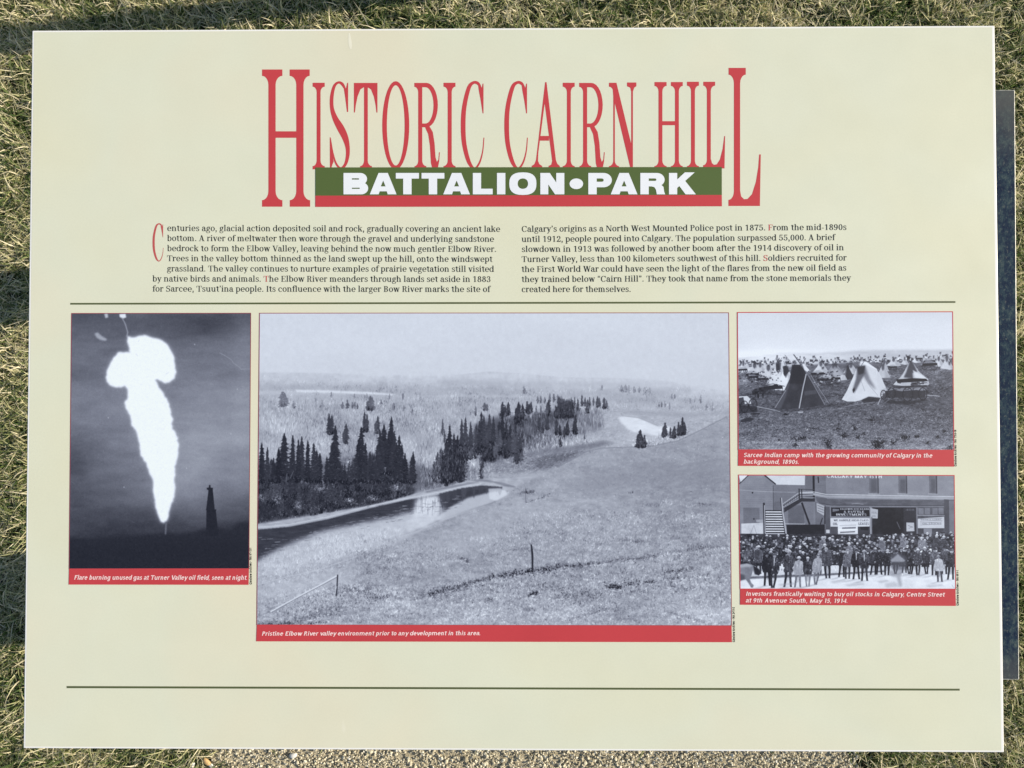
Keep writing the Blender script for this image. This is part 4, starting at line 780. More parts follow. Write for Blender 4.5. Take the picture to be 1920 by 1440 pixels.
    for t_ in ((1155, 968, 1096, 34, 56), (1140, 1000, 1096, 24, 62), (1188, 1008, 1096, 22, 62), (1170, 1020, 1098, 30, 64), (1345, 912, 1012, 24, 60), (1330, 945, 1020, 18, 66), (1385, 948, 1022, 13, 60), (1415, 940, 1025, 20, 58), (1405, 965, 1025, 16, 60), (1447, 908, 1005, 18, 56), (1478, 872, 1000, 24, 54), (1490, 905, 1000, 20, 58), (1462, 930, 1005, 20, 58)): tree9(*t_)
    q = p.within([T9(1090, 1050), T9(1250, 1040), T9(1330, 1000), T9(1500, 990), T9(1400, 1050), T9(1250, 1095), T9(1090, 1100)], 600); n = len(q); p.strokes(q[:, 0], q[:, 1], r.uniform(2, 7, n), r.normal(0, .4, n), r.normal(4, 24, n), .7)
    # fallen fence rail and posts
    p.line([(509.5, 1147.5), (560, 1120), (600, 1099), (635, 1079.5)], 2.4, 216); p.line([(512, 1149), (560, 1122), (600, 1101), (634, 1083)], 1.0, 110, .8)
    p.line([(635.5, 1078), (634.5, 1100), (633, 1118)], 2.6, 62); p.line([(633.5, 1100), (629, 1118), (628, 1130)], 1.8, 190, .9); p.line([(641, 1073), (640.5, 1082)], 2.4, 200, .7)
    p.poly([(996.6, 1021), (999.4, 1021.5), (1002, 1040), (1001.6, 1070), (998.8, 1070), (998, 1040)], 44); p.line([(987.5, 917), (988, 942)], 1.2, 105, .8); p.line([(1311, 992), (1312, 1003)], 1.2, 110, .8)
    p.line([(1197, 1024), (1198, 1036)], 1, 115, .7); p.line([(1093, 1038), (1093.5, 1048)], 1, 100, .8)
    return p.finish('valley_print', .6, 3.5, 2.5, 1.03)

# ---- the camp of tents
def camp():
    p = Paint(56, 68, 1776, 1166, .48, 21); X, Y, r = p.AX, p.AY, p.r
    p.a = 214 + 8 * np.clip((Y - 250) / 200, 0, 1) - 5 * np.clip((230 - Y) / 160, 0, 1) + p.noise(260, 4, .5) * 2.5
    p.poly([(56, 430), (400, 392), (700, 395), (900, 385), (1050, 374), (1300, 372), (1776, 368), (1776, 520), (56, 520)], 176, .75, soft=3, tex=p.noise(60, 4, .2) * 8)
    p.a += 34 * np.exp(-(((X - 330) / 330) ** 2 + ((Y - 430) / 48) ** 2)) + 16 * np.exp(-(((X - 820) / 200) ** 2 + ((Y - 425) / 26) ** 2))
    p.a = np.minimum(p.a, 228)
    gt = 104 + 26 * np.exp(-((Y - 1150) / 90) ** 2) - 18 * np.exp(-((Y - 760) / 120) ** 2) + 22 * np.exp(-(((X - 100) / 160) ** 2 + ((Y - 620) / 60) ** 2)) + p.noise(120, 5, .28) * 13 + p.noise(26, 4, .5) * 13
    q = p.mask([(56, 560), (300, 520), (700, 486), (1100, 462), (1400, 452), (1776, 440), (1776, 1170), (56, 1170)], 2.2); ys, xs, m = q; p.a[ys, xs] = p.a[ys, xs] * (1 - m) + gt[ys, xs] * m
    for g0 in range(3):
        q = p.within([(56, 560), (1776, 470), (1776, 1170), (56, 1170)], 9000); n = len(q); p.strokes(q[:, 0], q[:, 1], r.uniform(6, 20, n), r.normal(1.45, .25, n), r.normal(-1, 22, n), .6)
    q = p.within([(56, 880), (1776, 860), (1776, 1170), (56, 1170)], 14000); n = len(q); p.strokes(q[:, 0], q[:, 1], r.uniform(5, 14, n), r.normal(0, .8, n), r.normal(2, 22, n), .6)
    for i in range(70): x, y = r.uniform(60, 1700), r.uniform(600, 1100); p.line([(x, y), (x + r.uniform(20, 140), y - r.uniform(-4, 14))], r.uniform(2, 5), r.choice([70, 140]), .3)
    def tent(x, yt, yb, w, g=196, dark=70, door=0):
        p.poly([(x - w * .05, yt), (x + w * .06, yt), (x + w * .30, yt + (yb - yt) * .5), (x + w * .55, yb), (x, yb + 5), (x - w * .55, yb - 2), (x - w * .26, yt + (yb - yt) * .5)], g + r.normal(0, 8), tex=p.noise(20, 3) * 6)
        p.poly([(x, yt), (x + w * .55, yb), (x + w * .2, yb + 3)], g - 45, .6, soft=1.5); p.poly([(x - w * .10, yt - 2), (x + w * .12, yt - 2), (x + w * .1, yt + (yb - yt) * .3), (x, yt + (yb - yt) * .5), (x - w * .1, yt + (yb - yt) * .3)], dark, .8, soft=1)
        for d in (-.1, .06, .16): p.line([(x, yt + 6), (x + w * d, yt - (yb - yt) * .22)], 3, 60, .8)
        if door: p.poly([(x - w * .02, yb - (yb - yt) * .7), (x + w * .12, yb), (x - w * .12, yb)], 60, .8)
    for i in range(60): x = r.uniform(70, 1770); y = 478 - (x - 70) * .022 + r.normal(0, 9); tent(x, y - r.uniform(22, 40), y, r.uniform(22, 60), r.uniform(180, 232), r.uniform(70, 120))
    for i in range(160): x = r.uniform(60, 1770); y = 488 - (x - 70) * .022 + r.normal(0, 12); p.poly([(x, y), (x + r.uniform(8, 30), y - r.uniform(0, 5)), (x + r.uniform(8, 26), y - r.uniform(6, 18)), (x + 2, y - r.uniform(6, 20))], r.uniform(40, 105), .8)
    for x, yt_, yb_, w in ((100, 460, 545, 80), (190, 480, 560, 130), (235, 470, 560, 110), (300, 495, 590, 140), (375, 462, 560, 60), (560, 470, 545, 60), (720, 465, 550, 120), (735, 510, 545, 90), (1300, 440, 498, 110), (1225, 455, 540, 70), (1215, 490, 590, 110), (1480, 425, 470, 70), (1580, 430, 465, 50), (1660, 430, 500, 90), (1725, 425, 520, 100), (1745, 470, 524, 80), (960, 480, 560, 120), (1390, 435, 485, 60), (1540, 420, 458, 40), (1620, 425, 470, 40)): tent(x, yt_, yb_, w)
    tent(380, 470, 650, 190, 205, 60); tent(440, 500, 690, 170, 210, 60); p.poly([(418, 500), (446, 496), (470, 540), (430, 580), (420, 560)], 55, .9); p.poly([(362, 480), (386, 478), (392, 530), (364, 540)], 60, .9)
    tent(830, 480, 590, 190, 150, 60); p.poly([(770, 590), (830, 500), (880, 540), (930, 600), (870, 612)], 176, .7, soft=2); tent(935, 500, 608, 100, 110, 50, 1); p.poly([(930, 500), (975, 570), (985, 606), (912, 606)], 62, .85); p.poly([(850, 575), (910, 570), (930, 610), (860, 615)], 214, .7)
    def wagon(x, y, s_, load=True):
        p.poly([(x, y - 34 * s_), (x + 130 * s_, y - 40 * s_), (x + 134 * s_, y - 18 * s_), (x + 4, y - 10 * s_)], 48)
        if load: p.poly([(x + 8 * s_, y - 36 * s_), (x + 30 * s_, y - 58 * s_), (x + 80 * s_, y - 60 * s_), (x + 118 * s_, y - 42 * s_)], 150, .8, soft=1)
        for dx, rr in ((20, 24), (104, 30)):
            for a in range(10): p.line([(x + dx * s_, y - 6 * s_), (x + (dx + rr * cos(a * .63)) * s_, y + (-6 + rr * sin(a * .63)) * s_)], 1.8, 66, .8)
            P = [(x + (dx + rr * cos(a * .45)) * s_, y + (-6 + rr * sin(a * .45)) * s_) for a in range(15)]; p.line(P, 3.2, 40, .9)
        p.poly([(x, y + 18 * s_), (x + 140 * s_, y + 14 * s_), (x + 130 * s_, y + 30 * s_), (x + 10, y + 28 * s_)], 52, .5, soft=1.5)
    for x, y, s_ in ((60, 540, .55), (120, 585, .8), (205, 620, .75), (140, 600, .6), (640, 580, .8), (690, 630, .9), (770, 620, .8), (1540, 480, .7), (1530, 510, .9), (1260, 520, .5), (1480, 450, .4)): wagon(x, y, s_)
    for i in range(120): x, y = (r.uniform(610, 860), r.uniform(540, 650)) if i % 2 else (r.uniform(60, 400), r.uniform(540, 640)); p.poly([(x, y), (x + r.uniform(6, 26), y - r.uniform(0, 6)), (x + r.uniform(5, 22), y - r.uniform(6, 16)), (x, y - r.uniform(4, 14))], r.choice([40, 55, 80, 170, 200]), .75)
    for x, y in ((875, 600), (1590, 600)): pass
    # horse and cart at the left, wheels in front
    p.poly([(168, 700), (190, 680), (240, 668), (300, 660), (370, 640), (380, 655), (300, 690), (262, 720), (262, 750), (252, 752), (246, 722), (210, 716), (232, 700), (224, 752), (214, 752), (204, 712), (196, 752), (188, 722), (172, 730)], 46, tex=p.noise(16, 3) * 22); wagon(262, 700, 1.15, False); p.line([(262, 650), (340, 640), (430, 660)], 5, 60)
    p.poly([(64, 740), (130, 736), (158, 762), (160, 800), (64, 800)], 200); p.poly([(64, 752), (100, 745), (110, 800), (64, 815)], 60, .9)
    for cx, cy, rr in ((108, 822, 42), (176, 806, 44)):
        p.line([(cx + rr * .75 * cos(a * .42), cy + rr * 1.1 * sin(a * .42)) for a in range(16)], 6, 42)
        for a in range(8): p.line([(cx, cy), (cx + rr * .72 * cos(a * .785), cy + rr * sin(a * .785))], 3, 58)
    p.poly([(64, 800), (110, 812), (210, 820), (210, 868), (64, 876)], 40, .6); p.line([(205, 822), (300, 840), (392, 862)], 7, 160, .9); p.line([(205, 828), (300, 846), (392, 868)], 3, 50, .8); p.poly([(155, 874), (230, 872), (232, 882), (158, 886)], 44, .9)
    p.poly([(75, 930), (110, 915), (150, 908), (188, 918), (160, 938), (110, 946), (80, 944)], 52, .9, soft=1); p.poly([(416, 890), (430, 872), (446, 878), (458, 892)], 36, .9); p.poly([(532, 864), (556, 850), (578, 856), (576, 872), (540, 876)], 178, .9)
    # near dark tent
    p.poly([(345, 838), (420, 710), (470, 600), (492, 486), (560, 490), (600, 540), (650, 620), (700, 700), (752, 806), (650, 826), (540, 838), (400, 842)], 62, tex=p.noise(50, 4) * 7)
    p.poly([(345, 838), (420, 710), (462, 620), (470, 640), (440, 740), (400, 838)], 92, .7, soft=1.5); p.poly([(492, 486), (562, 490), (596, 560), (590, 640), (470, 640)], 46, .8, soft=2); p.poly([(585, 700), (680, 690), (690, 720), (590, 734)], 92, .6, soft=1)
    for P, w_, g in (([(502, 404), (560, 480), (640, 610), (750, 808)], 9, 120), ([(506, 410), (560, 490), (640, 620), (742, 806)], 3, 52), ([(600, 436), (560, 500)], 7, 110), ([(432, 408), (500, 490)], 6, 150), ([(545, 836), (575, 680), (603, 560)], 9, 172), ([(553, 838), (583, 690), (608, 570)], 3, 44), ([(640, 570), (700, 670), (786, 798)], 9, 128), ([(646, 570), (706, 670), (790, 798)], 3, 44), ([(352, 832), (440, 690)], 5, 150), ([(690, 662), (716, 646)], 5, 150)): p.line(P, w_, g)
    p.poly([(572, 480), (590, 486), (628, 530), (612, 545), (590, 530)], 214)
    p.poly([(340, 842), (545, 846), (760, 812), (770, 822), (560, 862), (360, 852)], 50, .6, soft=2)
    # near pale tent
    p.poly([(885, 766), (925, 700), (975, 590), (1005, 520), (1030, 470), (1075, 468), (1160, 520), (1195, 570), (1215, 620), (1245, 690), (1195, 752), (1100, 742), (1040, 770), (990, 782), (930, 782)], 206, tex=p.noise(60, 3) * 5)
    p.poly([(1150, 540), (1195, 570), (1215, 620), (1244, 690), (1196, 750), (1170, 640)], 196, .6, soft=2)
    p.poly([(1010, 505), (1072, 500), (1075, 560), (1048, 600), (1000, 690), (976, 714), (972, 690), (1000, 600)], 74, .8, soft=2); p.poly([(1040, 520), (1076, 500), (1110, 600), (1140, 650), (1160, 690), (1100, 640), (1066, 590)], 96, .7, soft=3); p.poly([(1005, 500), (1075, 496), (1060, 560), (1020, 570)], 50, .8, soft=1.5)
    for P in ([(1060, 560), (1110, 660), (1175, 735)], [(1030, 590), (1070, 700)], [(1010, 610), (990, 720)]): p.line(P, 4, 120, .45)
    p.poly([(970, 690), (984, 668), (992, 690), (980, 716)], 44, .9); p.poly([(1030, 468), (1080, 462), (1170, 525), (1164, 530), (1080, 490)], 222, .9); p.line([(1165, 530), (1163, 572)], 5, 214)
    for P in ([(970, 445), (1022, 500)], [(990, 435), (1024, 505)], [(1040, 425), (1026, 500)], [(1080, 440), (1040, 500)], [(1010, 430), (1024, 500)]): p.line(P, 4, 96)
    p.poly([(1040, 772), (1100, 746), (1190, 752), (1190, 776), (1060, 790)], 48, .75, soft=2); p.line([(880, 828), (1000, 806), (1150, 786)], 5, 150, .7)
    # tent behind the right-hand wagon
    p.poly([(1295, 648), (1370, 570), (1430, 462), (1450, 462), (1500, 540), (1575, 610), (1580, 650), (1400, 660)], 186, tex=p.noise(40, 3) * 9); p.poly([(1400, 550), (1430, 462), (1452, 465), (1490, 545), (1450, 555), (1455, 600), (1380, 590)], 66, .9, soft=1.5); p.poly([(1452, 530), (1575, 600), (1580, 612), (1470, 590)], 216, .8, soft=1)
    for P in ([(1440, 470), (1420, 440)], [(1440, 470), (1446, 432)], [(1438, 470), (1408, 448)]): p.line(P, 5, 60)
    p.poly([(1320, 606), (1450, 596), (1560, 600), (1575, 620), (1330, 634)], 36, .95); p.poly([(1330, 632), (1450, 628), (1470, 645), (1380, 655)], 176, .7); p.poly([(1500, 628), (1580, 622), (1585, 640), (1520, 652)], 190, .8); p.poly([(1440, 630), (1510, 626), (1515, 654), (1440, 656)], 70, .8); p.poly([(1300, 660), (1560, 650), (1570, 668), (1290, 680)], 60, .9); p.poly([(1196, 690), (1240, 672), (1330, 676), (1480, 668), (1560, 670), (1560, 690), (1380, 704), (1290, 700), (1200, 706)], 160, .6, soft=1)
    for i in range(60): x, y = r.uniform(1210, 1570), r.uniform(612, 760); p.poly([(x, y), (x + r.uniform(8, 36), y - r.uniform(-4, 6)), (x + r.uniform(8, 34), y + r.uniform(4, 12)), (x, y + r.uniform(3, 10))], r.choice([38, 50, 64, 150, 190], p=[.3, .25, .2, .15, .1]), .7); p.poly([(1230, 700), (1300, 690), (1360, 700), (1480, 690), (1550, 705), (1550, 750), (1240, 750)], 58, .85)
    for cx, cy, a_, b_ in ((1411, 725, 40, 56), (1532, 720, 34, 48), (1218, 728, 22, 36), (1282, 715, 30, 42)):
        p.line([(cx + a_ * cos(a * .42), cy + b_ * sin(a * .42)) for a in range(16)], 6, 44)
        for a in range(8): p.line([(cx, cy), (cx + a_ * cos(a * .785 + .2), cy + b_ * sin(a * .785 + .2))], 3.2, 70)
    p.poly([(1230, 770), (1420, 780), (1570, 760), (1560, 775), (1400, 806), (1240, 800)], 46, .8, soft=2); p.line([(1565, 730), (1665, 738)], 6, 172); p.line([(1195, 758), (1172, 806)], 7, 168); p.line([(1280, 752), (1212, 804)], 5, 110)
    # brush in front
    for x, y, w_, h_ in ((545, 1072, 90, 32), (512, 1118, 34, 40), (770, 1100, 50, 50), (785, 1140, 26, 34), (1112, 922, 30, 20), (985, 990, 24, 26), (900, 1045, 40, 34), (1010, 1062, 28, 28), (1060, 1038, 26, 20), (1175, 1100, 80, 56), (1165, 1130, 60, 40), (1380, 1060, 60, 36), (1480, 1055, 34, 20), (1535, 852, 22, 14), (1740, 1145, 40, 40), (1700, 1020, 24, 20), (1290, 1100, 40, 36), (850, 1000, 16, 18), (660, 1000, 60, 6), (1640, 1060, 30, 16), (1560, 1110, 26, 14), (660, 1118, 20, 16), (380, 1085, 6, 16)):
        n = int(w_ * h_ * .16) + 12; x_, y_ = x + r.normal(0, w_ * .38, n), y + r.normal(0, h_ * .36, n); n = int(n * 1.4); x_, y_ = x + r.normal(0, w_ * .4, n), y + r.normal(0, h_ * .34, n); p.strokes(x_, y_ + h_ * .2, r.uniform(5, 18, n), r.normal(0, .9, n), r.normal(-10, 20, n), .75)
    p.text('183 SARCEE INDIAN ENCAMPMENT', 160, 690, 1114, 15, 222, al=.65)
    p.a += 10 * np.exp(-((Y - 1160) / 30) ** 2)
    return p.finish('camp_print', .5, 4, 3, 1.12)

# ---- the crowd in the street
def crowd():
    p = Paint(62, 88, 1790, 1000, .5, 33); X, Y, r = p.AX, p.AY, p.r
    p.a = 128 + p.noise(180, 4) * 5
    p.poly([(60, 80), (80, 150), (140, 90)], 214); p.poly([(78, 150), (140, 90), (280, 90), (335, 165), (335, 480), (78, 480)], 134, tex=p.noise(60, 4) * 4)
    for y in range(120, 480, 15): p.line([(80, y), (334, y + 1)], 2, 112, .55)
    p.poly([(280, 88), (596, 88), (592, 168), (360, 164)], 204); p.poly([(336, 168), (592, 168), (592, 470), (336, 480)], 120)
    for y in range(184, 470, 15): p.line([(336, y), (592, y)], 2, 104, .5)
    p.line([(66, 160), (140, 90)], 6, 46); p.line([(270, 90), (360, 162)], 10, 52); p.line([(338, 170), (338, 480)], 4, 74); p.poly([(596, 88), (655, 88), (655, 480), (592, 480)], 112); p.poly([(655, 88), (672, 88), (672, 280), (655, 280)], 44)
    p.poly([(95, 350), (225, 350), (225, 478), (95, 478)], 98, .6); p.poly([(345, 300), (415, 300), (415, 478), (345, 478)], 102, .6); p.poly([(455, 330), (585, 330), (585, 478), (455, 478)], 92, .7); p.line([(430, 476), (590, 480)], 5, 168)
    p.ell(172, 230, 6, 6, 34); p.ell(180, 440, 6, 6, 34); p.line([(66, 208), (300, 222), (520, 226)], 3, 186, .8)
    p.poly([(672, 88), (762, 88), (762, 330), (680, 290)], 118); 
    for y in range(100, 300, 14): p.line([(674, y), (760, y + 2)], 2, 96, .6)
    p.line([(700, 100), (703, 150)], 9, 46); p.poly([(762, 88), (1792, 88), (1792, 270), (762, 236)], 132, tex=p.noise(70, 4, 1.6) * 6); p.poly([(1190, 88), (1792, 88), (1792, 262), (1190, 244)], 144, .7, soft=3)
    for x0, x1 in ((1108, 1184), (1342, 1412), (1588, 1652)): p.poly([(x0, 88), (x1, 88), (x1, 236), (x0, 232)], 112, .9); p.poly([(x0 + 14, 120), (x1 - 14, 120), (x1 - 16, 226), (x0 + 14, 224)], 92, .8, soft=2); p.line([(x1 - 4, 92), (x1 - 4, 236)], 10, 74, .9); p.line([(x0 - 8, 236), (x1 + 8, 238)], 5, 178, .8)
    p.text('CALGARY MAY 15TH', 768, 1210, 108, 25, 228, HEAVY, slope=.008)
    # cornice and shopfront
    p.poly([(540, 228), (640, 226), (760, 250), (1790, 262), (1790, 282), (760, 268), (640, 246), (540, 240)], 160); p.line([(545, 226), (660, 222), (762, 242), (1790, 258)], 5, 206); p.poly([(680, 262), (770, 276), (1790, 284), (1790, 335), (770, 330), (690, 300)], 96, tex=p.noise(40, 3, .3) * 7)
    p.line([(770, 276), (1740, 284)], 5, 134); p.line([(700, 310), (800, 328), (1736, 332)], 7, 76); p.line([(770, 338), (1740, 345)], 5, 124); p.poly([(900, 300), (1100, 302), (1080, 318), (920, 316)], 116, .6); p.line([(965, 318), (1000, 314), (1060, 320)], 3, 196, .8)
    p.poly([(672, 300), (760, 330), (760, 480), (672, 480)], 106); p.poly([(684, 310), (748, 334), (742, 412), (686, 378)], 168); 
    for y in (330, 350, 370): p.line([(692, y), (740, y + 18)], 4, 84, .8)
    p.poly([(440, 486), (748, 482), (748, 640), (450, 640)], 44); p.poly([(752, 340), (790, 340), (794, 640), (752, 640)], 88); p.line([(750, 340), (748, 480)], 8, 44); p.poly([(568, 300), (600, 300), (668, 300), (668, 480), (630, 480)], 118, .8); p.line([(566, 308), (626, 482)], 14, 40); p.line([(730, 430), (712, 482)], 8, 46)
    p.poly([(1130, 345), (1400, 345), (1400, 640), (1130, 640)], 44, tex=p.noise(40, 3) * 6); p.poly([(1380, 345), (1480, 345), (1480, 640), (1380, 640)], 58); p.poly([(1480, 340), (1790, 345), (1790, 640), (1480, 640)], 86, tex=p.noise(30, 3) * 9)
    p.line([(1488, 345), (1488, 640)], 10, 126); p.poly([(1705, 280), (1745, 282), (1745, 640), (1710, 640)], 82); p.poly([(1746, 290), (1792, 292), (1792, 640), (1746, 640)], 118)
    for x0 in (1500, 1550, 1612, 1660): p.poly([(x0, 350), (x0 + 42, 350), (x0 + 42, 402), (x0, 400)], 132, .7)
    p.line([(1490, 408), (1710, 412)], 7, 150); p.poly([(1494, 436), (1706, 420), (1706, 512), (1494, 512)], 196); p.poly([(1510, 512), (1700, 512), (1700, 640), (1510, 640)], 78); p.poly([(1540, 515), (1606, 515), (1606, 620), (1540, 620)], 150, .8)
    for y in (440, 456, 470, 486): p.line([(1512, y), (1690, y - 8)], 3.5, 104, .65)
    p.text('ESTATE LOANS', 1520, 1680, 448, 12, 80, al=.7); p.text('OIL STOCKS', 1530, 1680, 482, 14, 74, al=.7); p.text('408', 1396, 1466, 372, 16, 140, al=.7)
    p.poly([(1402, 466), (1464, 468), (1466, 536), (1402, 538)], 184); p.line([(1415, 490), (1455, 505)], 3, 100); p.line([(1420, 515), (1450, 500)], 3, 110); p.line([(1326, 460), (1352, 520)], 6, 170, .5)
    p.poly([(1112, 350), (1176, 362), (1172, 434), (1120, 432)], 178); p.text('REAL', 1122, 1168, 395, 16, 92, al=.8); p.text('OIL', 1128, 1160, 422, 16, 92, al=.8)
    p.poly([(800, 343), (1112, 343), (1112, 418), (800, 418)], 40); p.line([(802, 345), (1110, 345)], 3, 150); p.line([(1112, 340), (1116, 560)], 9, 150); p.line([(1126, 420), (1128, 560)], 5, 70); p.line([(800, 420), (1112, 422)], 6, 132)
    p.text('BALDWIN BRICKBANK', 872, 1106, 366, 15, 222, HEAVY); p.text('& RUTTLE', 900, 1064, 390, 18, 226, HEAVY); p.text('INVESTMENTS', 836, 1082, 412, 18, 232, HEAVY); p.poly([(812, 356), (864, 360), (864, 372), (812, 382)], 140, .8)
    p.poly([(794, 432), (1108, 432), (1106, 498), (794, 500)], 204); p.text('WE HANDLE HIGH CLASS', 818, 1098, 456, 15, 70, HEAVY); p.text('OIL', 812, 850, 488, 20, 70, HEAVY); p.text('LEASES', 1016, 1100, 486, 20, 70, HEAVY)
    p.poly([(852, 466), (1012, 462), (1012, 568), (852, 570)], 210); p.line([(866, 492), (1000, 486)], 6, 150, .6); p.line([(886, 512), (996, 508)], 12, 84, .75); p.line([(870, 546), (990, 540)], 9, 66, .8); p.line([(856, 526), (1008, 522)], 6, 228); p.poly([(794, 500), (852, 500), (852, 600), (794, 600)], 84); p.poly([(1012, 500), (1108, 498), (1108, 600), (1012, 600)], 64); p.poly([(1030, 500), (1100, 500), (1096, 530), (1034, 526)], 36)
    p.poly([(758, 524), (786, 524), (786, 552), (758, 552)], 196)
    # outside stair
    p.poly([(78, 478), (252, 470), (252, 562), (78, 562)], 196, tex=p.noise(30, 3) * 9); p.line([(150, 560), (180, 490), (200, 560)], 4, 130, .6); p.poly([(196, 446), (252, 444), (252, 470), (200, 466)], 156); p.line([(78, 562), (256, 564)], 8, 52)
    p.poly([(262, 370), (420, 370), (440, 640), (268, 640)], 40)
    for i in range(12): y = 378 + i * 19.5; p.poly([(274, y), (402 + i * 2.4, y), (405 + i * 2.4, y + 10), (274, y + 10)], 212)
    p.line([(262, 310), (266, 600)], 16, 58); p.line([(266, 330), (270, 598)], 6, 184); p.line([(402, 270), (412, 380), (440, 580)], 12, 172); p.line([(396, 270), (404, 380)], 6, 52)
    for o, g in ((0, 190), (18, 60), (26, 170), (44, 60)): p.line([(416, 318 + o), (550, 226 + o), (660, 226 + o * .8)], 5, g, .9)
    p.poly([(424, 350), (560, 272), (672, 276), (672, 300), (566, 300), (424, 388)], 54); p.line([(424, 346), (560, 268), (670, 270)], 6, 150); p.line([(546, 196), (548, 280)], 9, 46); p.line([(566, 200), (568, 280)], 8, 50); p.line([(548, 200), (672, 206)], 5, 70)
    for x in range(430, 545, 16): p.line([(x, 312 - (x - 430) * .68), (x, 348 - (x - 430) * .66)], 3, 70)
    # street
    st_ = [(60, 820), (400, 790), (900, 770), (1792, 800), (1792, 1002), (60, 1002)]
    p.poly([(60, 560), (1792, 560), (1792, 860), (60, 880)], 58, soft=1, tex=p.noise(20, 4) * 12)
    p.poly(st_, 206, soft=1.5, tex=p.noise(80, 4, .3) * 6); p.poly([(60, 904), (580, 880), (700, 880), (1230, 850), (1230, 862), (700, 896), (60, 926)], 92, .9, soft=1)
    p.poly([(60, 925), (500, 905), (1792, 880), (1792, 1002), (60, 1002)], 222, .8, soft=2, tex=p.noise(60, 4, .3) * 5)
    def head(x, y, s_, g, hat, kind):
        p.ell(x, y, 9 * s_, 11 * s_, g)
        p.poly([(x - 10 * s_, y - 3 * s_), (x - 9 * s_, y - 12 * s_), (x - 3 * s_, y - 16 * s_), (x + 5 * s_, y - 16 * s_), (x + 10 * s_, y - 11 * s_), (x + 10 * s_, y - 3 * s_)], hat)
        if kind: p.poly([(x - 17 * s_, y - 3 * s_), (x - 10 * s_, y - 8 * s_), (x + 11 * s_, y - 8 * s_), (x + 17 * s_, y - 3 * s_), (x, y - 1 * s_)], hat * .9)
        p.line([(x - 9 * s_, y - 4 * s_), (x + 9 * s_, y - 4 * s_)], 2.5, max(30, hat * .45), .7)
    def bust(x, y, s_, g):
        hat = r.choice([44, 60, 90, 150, 190, 215], p=[.24, .22, .2, .14, .12, .08]); wd = r.uniform(24, 30) * s_
        p.poly([(x - wd, y + 90 * s_), (x - wd * 1.02, y + 30 * s_), (x - wd * .75, y + 17 * s_), (x - 7 * s_, y + 9 * s_), (x + 7 * s_, y + 9 * s_), (x + wd * .75, y + 17 * s_), (x + wd * 1.02, y + 30 * s_), (x + wd, y + 90 * s_)], g)
        p.poly([(x + wd * .2, y + 14 * s_), (x + wd * .75, y + 18 * s_), (x + wd, y + 34 * s_), (x + wd * .7, y + 40 * s_)], g + 34, .5, soft=.7)
        p.line([(x - wd * .7, y + 20 * s_), (x - wd * .95, y + 55 * s_)], 3, g + 30, .4); head(x, y, s_, r.choice([70, 120, 150, 176]), hat, r.random() < .5)
    for row in range(6):
        y = 584 + row * 26; s_ = .86 + row * .045; xs_ = np.arange(70, 1800, 35 - row) + r.normal(0, 8, len(np.arange(70, 1800, 35 - row)))
        for x in r.permutation(xs_):
            if row == 0 and 270 < x < 420 and r.random() < .5: continue
            yy = y + r.normal(0, 6) - (18 if 1200 < x < 1792 and row < 3 else 0) - (10 if x > 1640 else 0); bust(x, yy, s_, r.choice([40, 46, 54, 66, 86, 108], p=[.3, .22, .2, .14, .09, .05]))
    for x, y in ((1375, 565), (1205, 590), (1522, 585), (1645, 565), (1700, 575), (728, 582), (786, 588), (940, 630), (205, 660), (745, 640)): bust(x, y + 12, 1.0, r.choice([60, 110])); head(x, y + 12, 1.05, 150, r.choice([205, 222]), True)
    def man(x, yf, h, coat, trou, hat=None, kind=1, vest=0, arm=0, back=0):
        s_ = h / 240; t = yf - h; lean = r.normal(0, .05); wv = r.uniform(.86, 1.12); po = p.poly; li = p.line; el = p.ell; step = r.uniform(-8, 12) * s_; elb = r.uniform(-4, 16) * s_ * (r.random() < .5)
        sh = lambda P: [(x + (a - x) * wv + (yf - b) * lean, b) for a, b in P]
        for sx in (-1, 1): po(sh([(x + sx * 3 * s_, t + 125 * s_), (x + sx * 25 * s_, t + 120 * s_), (x + sx * 23 * s_, t + 180 * s_), (x + sx * (19 * s_ + step), yf - 6), (x + sx * (22 * s_ + step), yf), (x + sx * (6 * s_ + step), yf), (x + sx * 7 * s_, t + 180 * s_)]), trou + r.normal(0, 4))
        c_ = [(x - 8 * s_, t + 32 * s_), (x - 30 * s_, t + 42 * s_), (x - 38 * s_ - elb, t + 78 * s_), (x - 40 * s_ + elb, t + 116 * s_), (x - 34 * s_, t + 130 * s_), (x - 30 * s_, t + 145 * s_), (x + 30 * s_, t + 145 * s_), (x + 34 * s_, t + 130 * s_), (x + 40 * s_ - elb, t + 118 * s_), (x + 37 * s_ + elb, t + 78 * s_), (x + 30 * s_, t + 42 * s_), (x + 8 * s_, t + 32 * s_)]
        po(sh(c_), coat, tex=p.noise(18, 3, seed=int(x)) * 7); po(sh([(x + 6 * s_, t + 34 * s_), (x + 30 * s_, t + 42 * s_), (x + 38 * s_, t + 80 * s_), (x + 22 * s_, t + 100 * s_), (x + 14 * s_, t + 60 * s_)]), coat + 26, .5, soft=1)
        li(sh([(x - 24 * s_, t + 60 * s_), (x - 26 * s_, t + 115 * s_)]), 3.5 * s_, max(26, coat - 34), .8); li(sh([(x + 25 * s_, t + 62 * s_), (x + 26 * s_, t + 115 * s_)]), 3.5 * s_, max(26, coat - 34), .8)
        li(sh([(x, t + 40 * s_), (x + 1, t + 140 * s_)]), 2.5 * s_, max(26, coat - 28), .7); li(sh([(x, t + 146 * s_), (x, yf - 40 * s_)]), 3.0, 34, .6)
        li(sh([(x - 7 * s_, t + 35 * s_), (x + 7 * s_, t + 35 * s_)]), 3.5, 210, .7)
        if vest: po(sh([(x - 5, t + 38 * s_), (x + 5, t + 38 * s_), (x + 3, t + 90 * s_), (x - 2, t + 90 * s_)]), 205, .8)
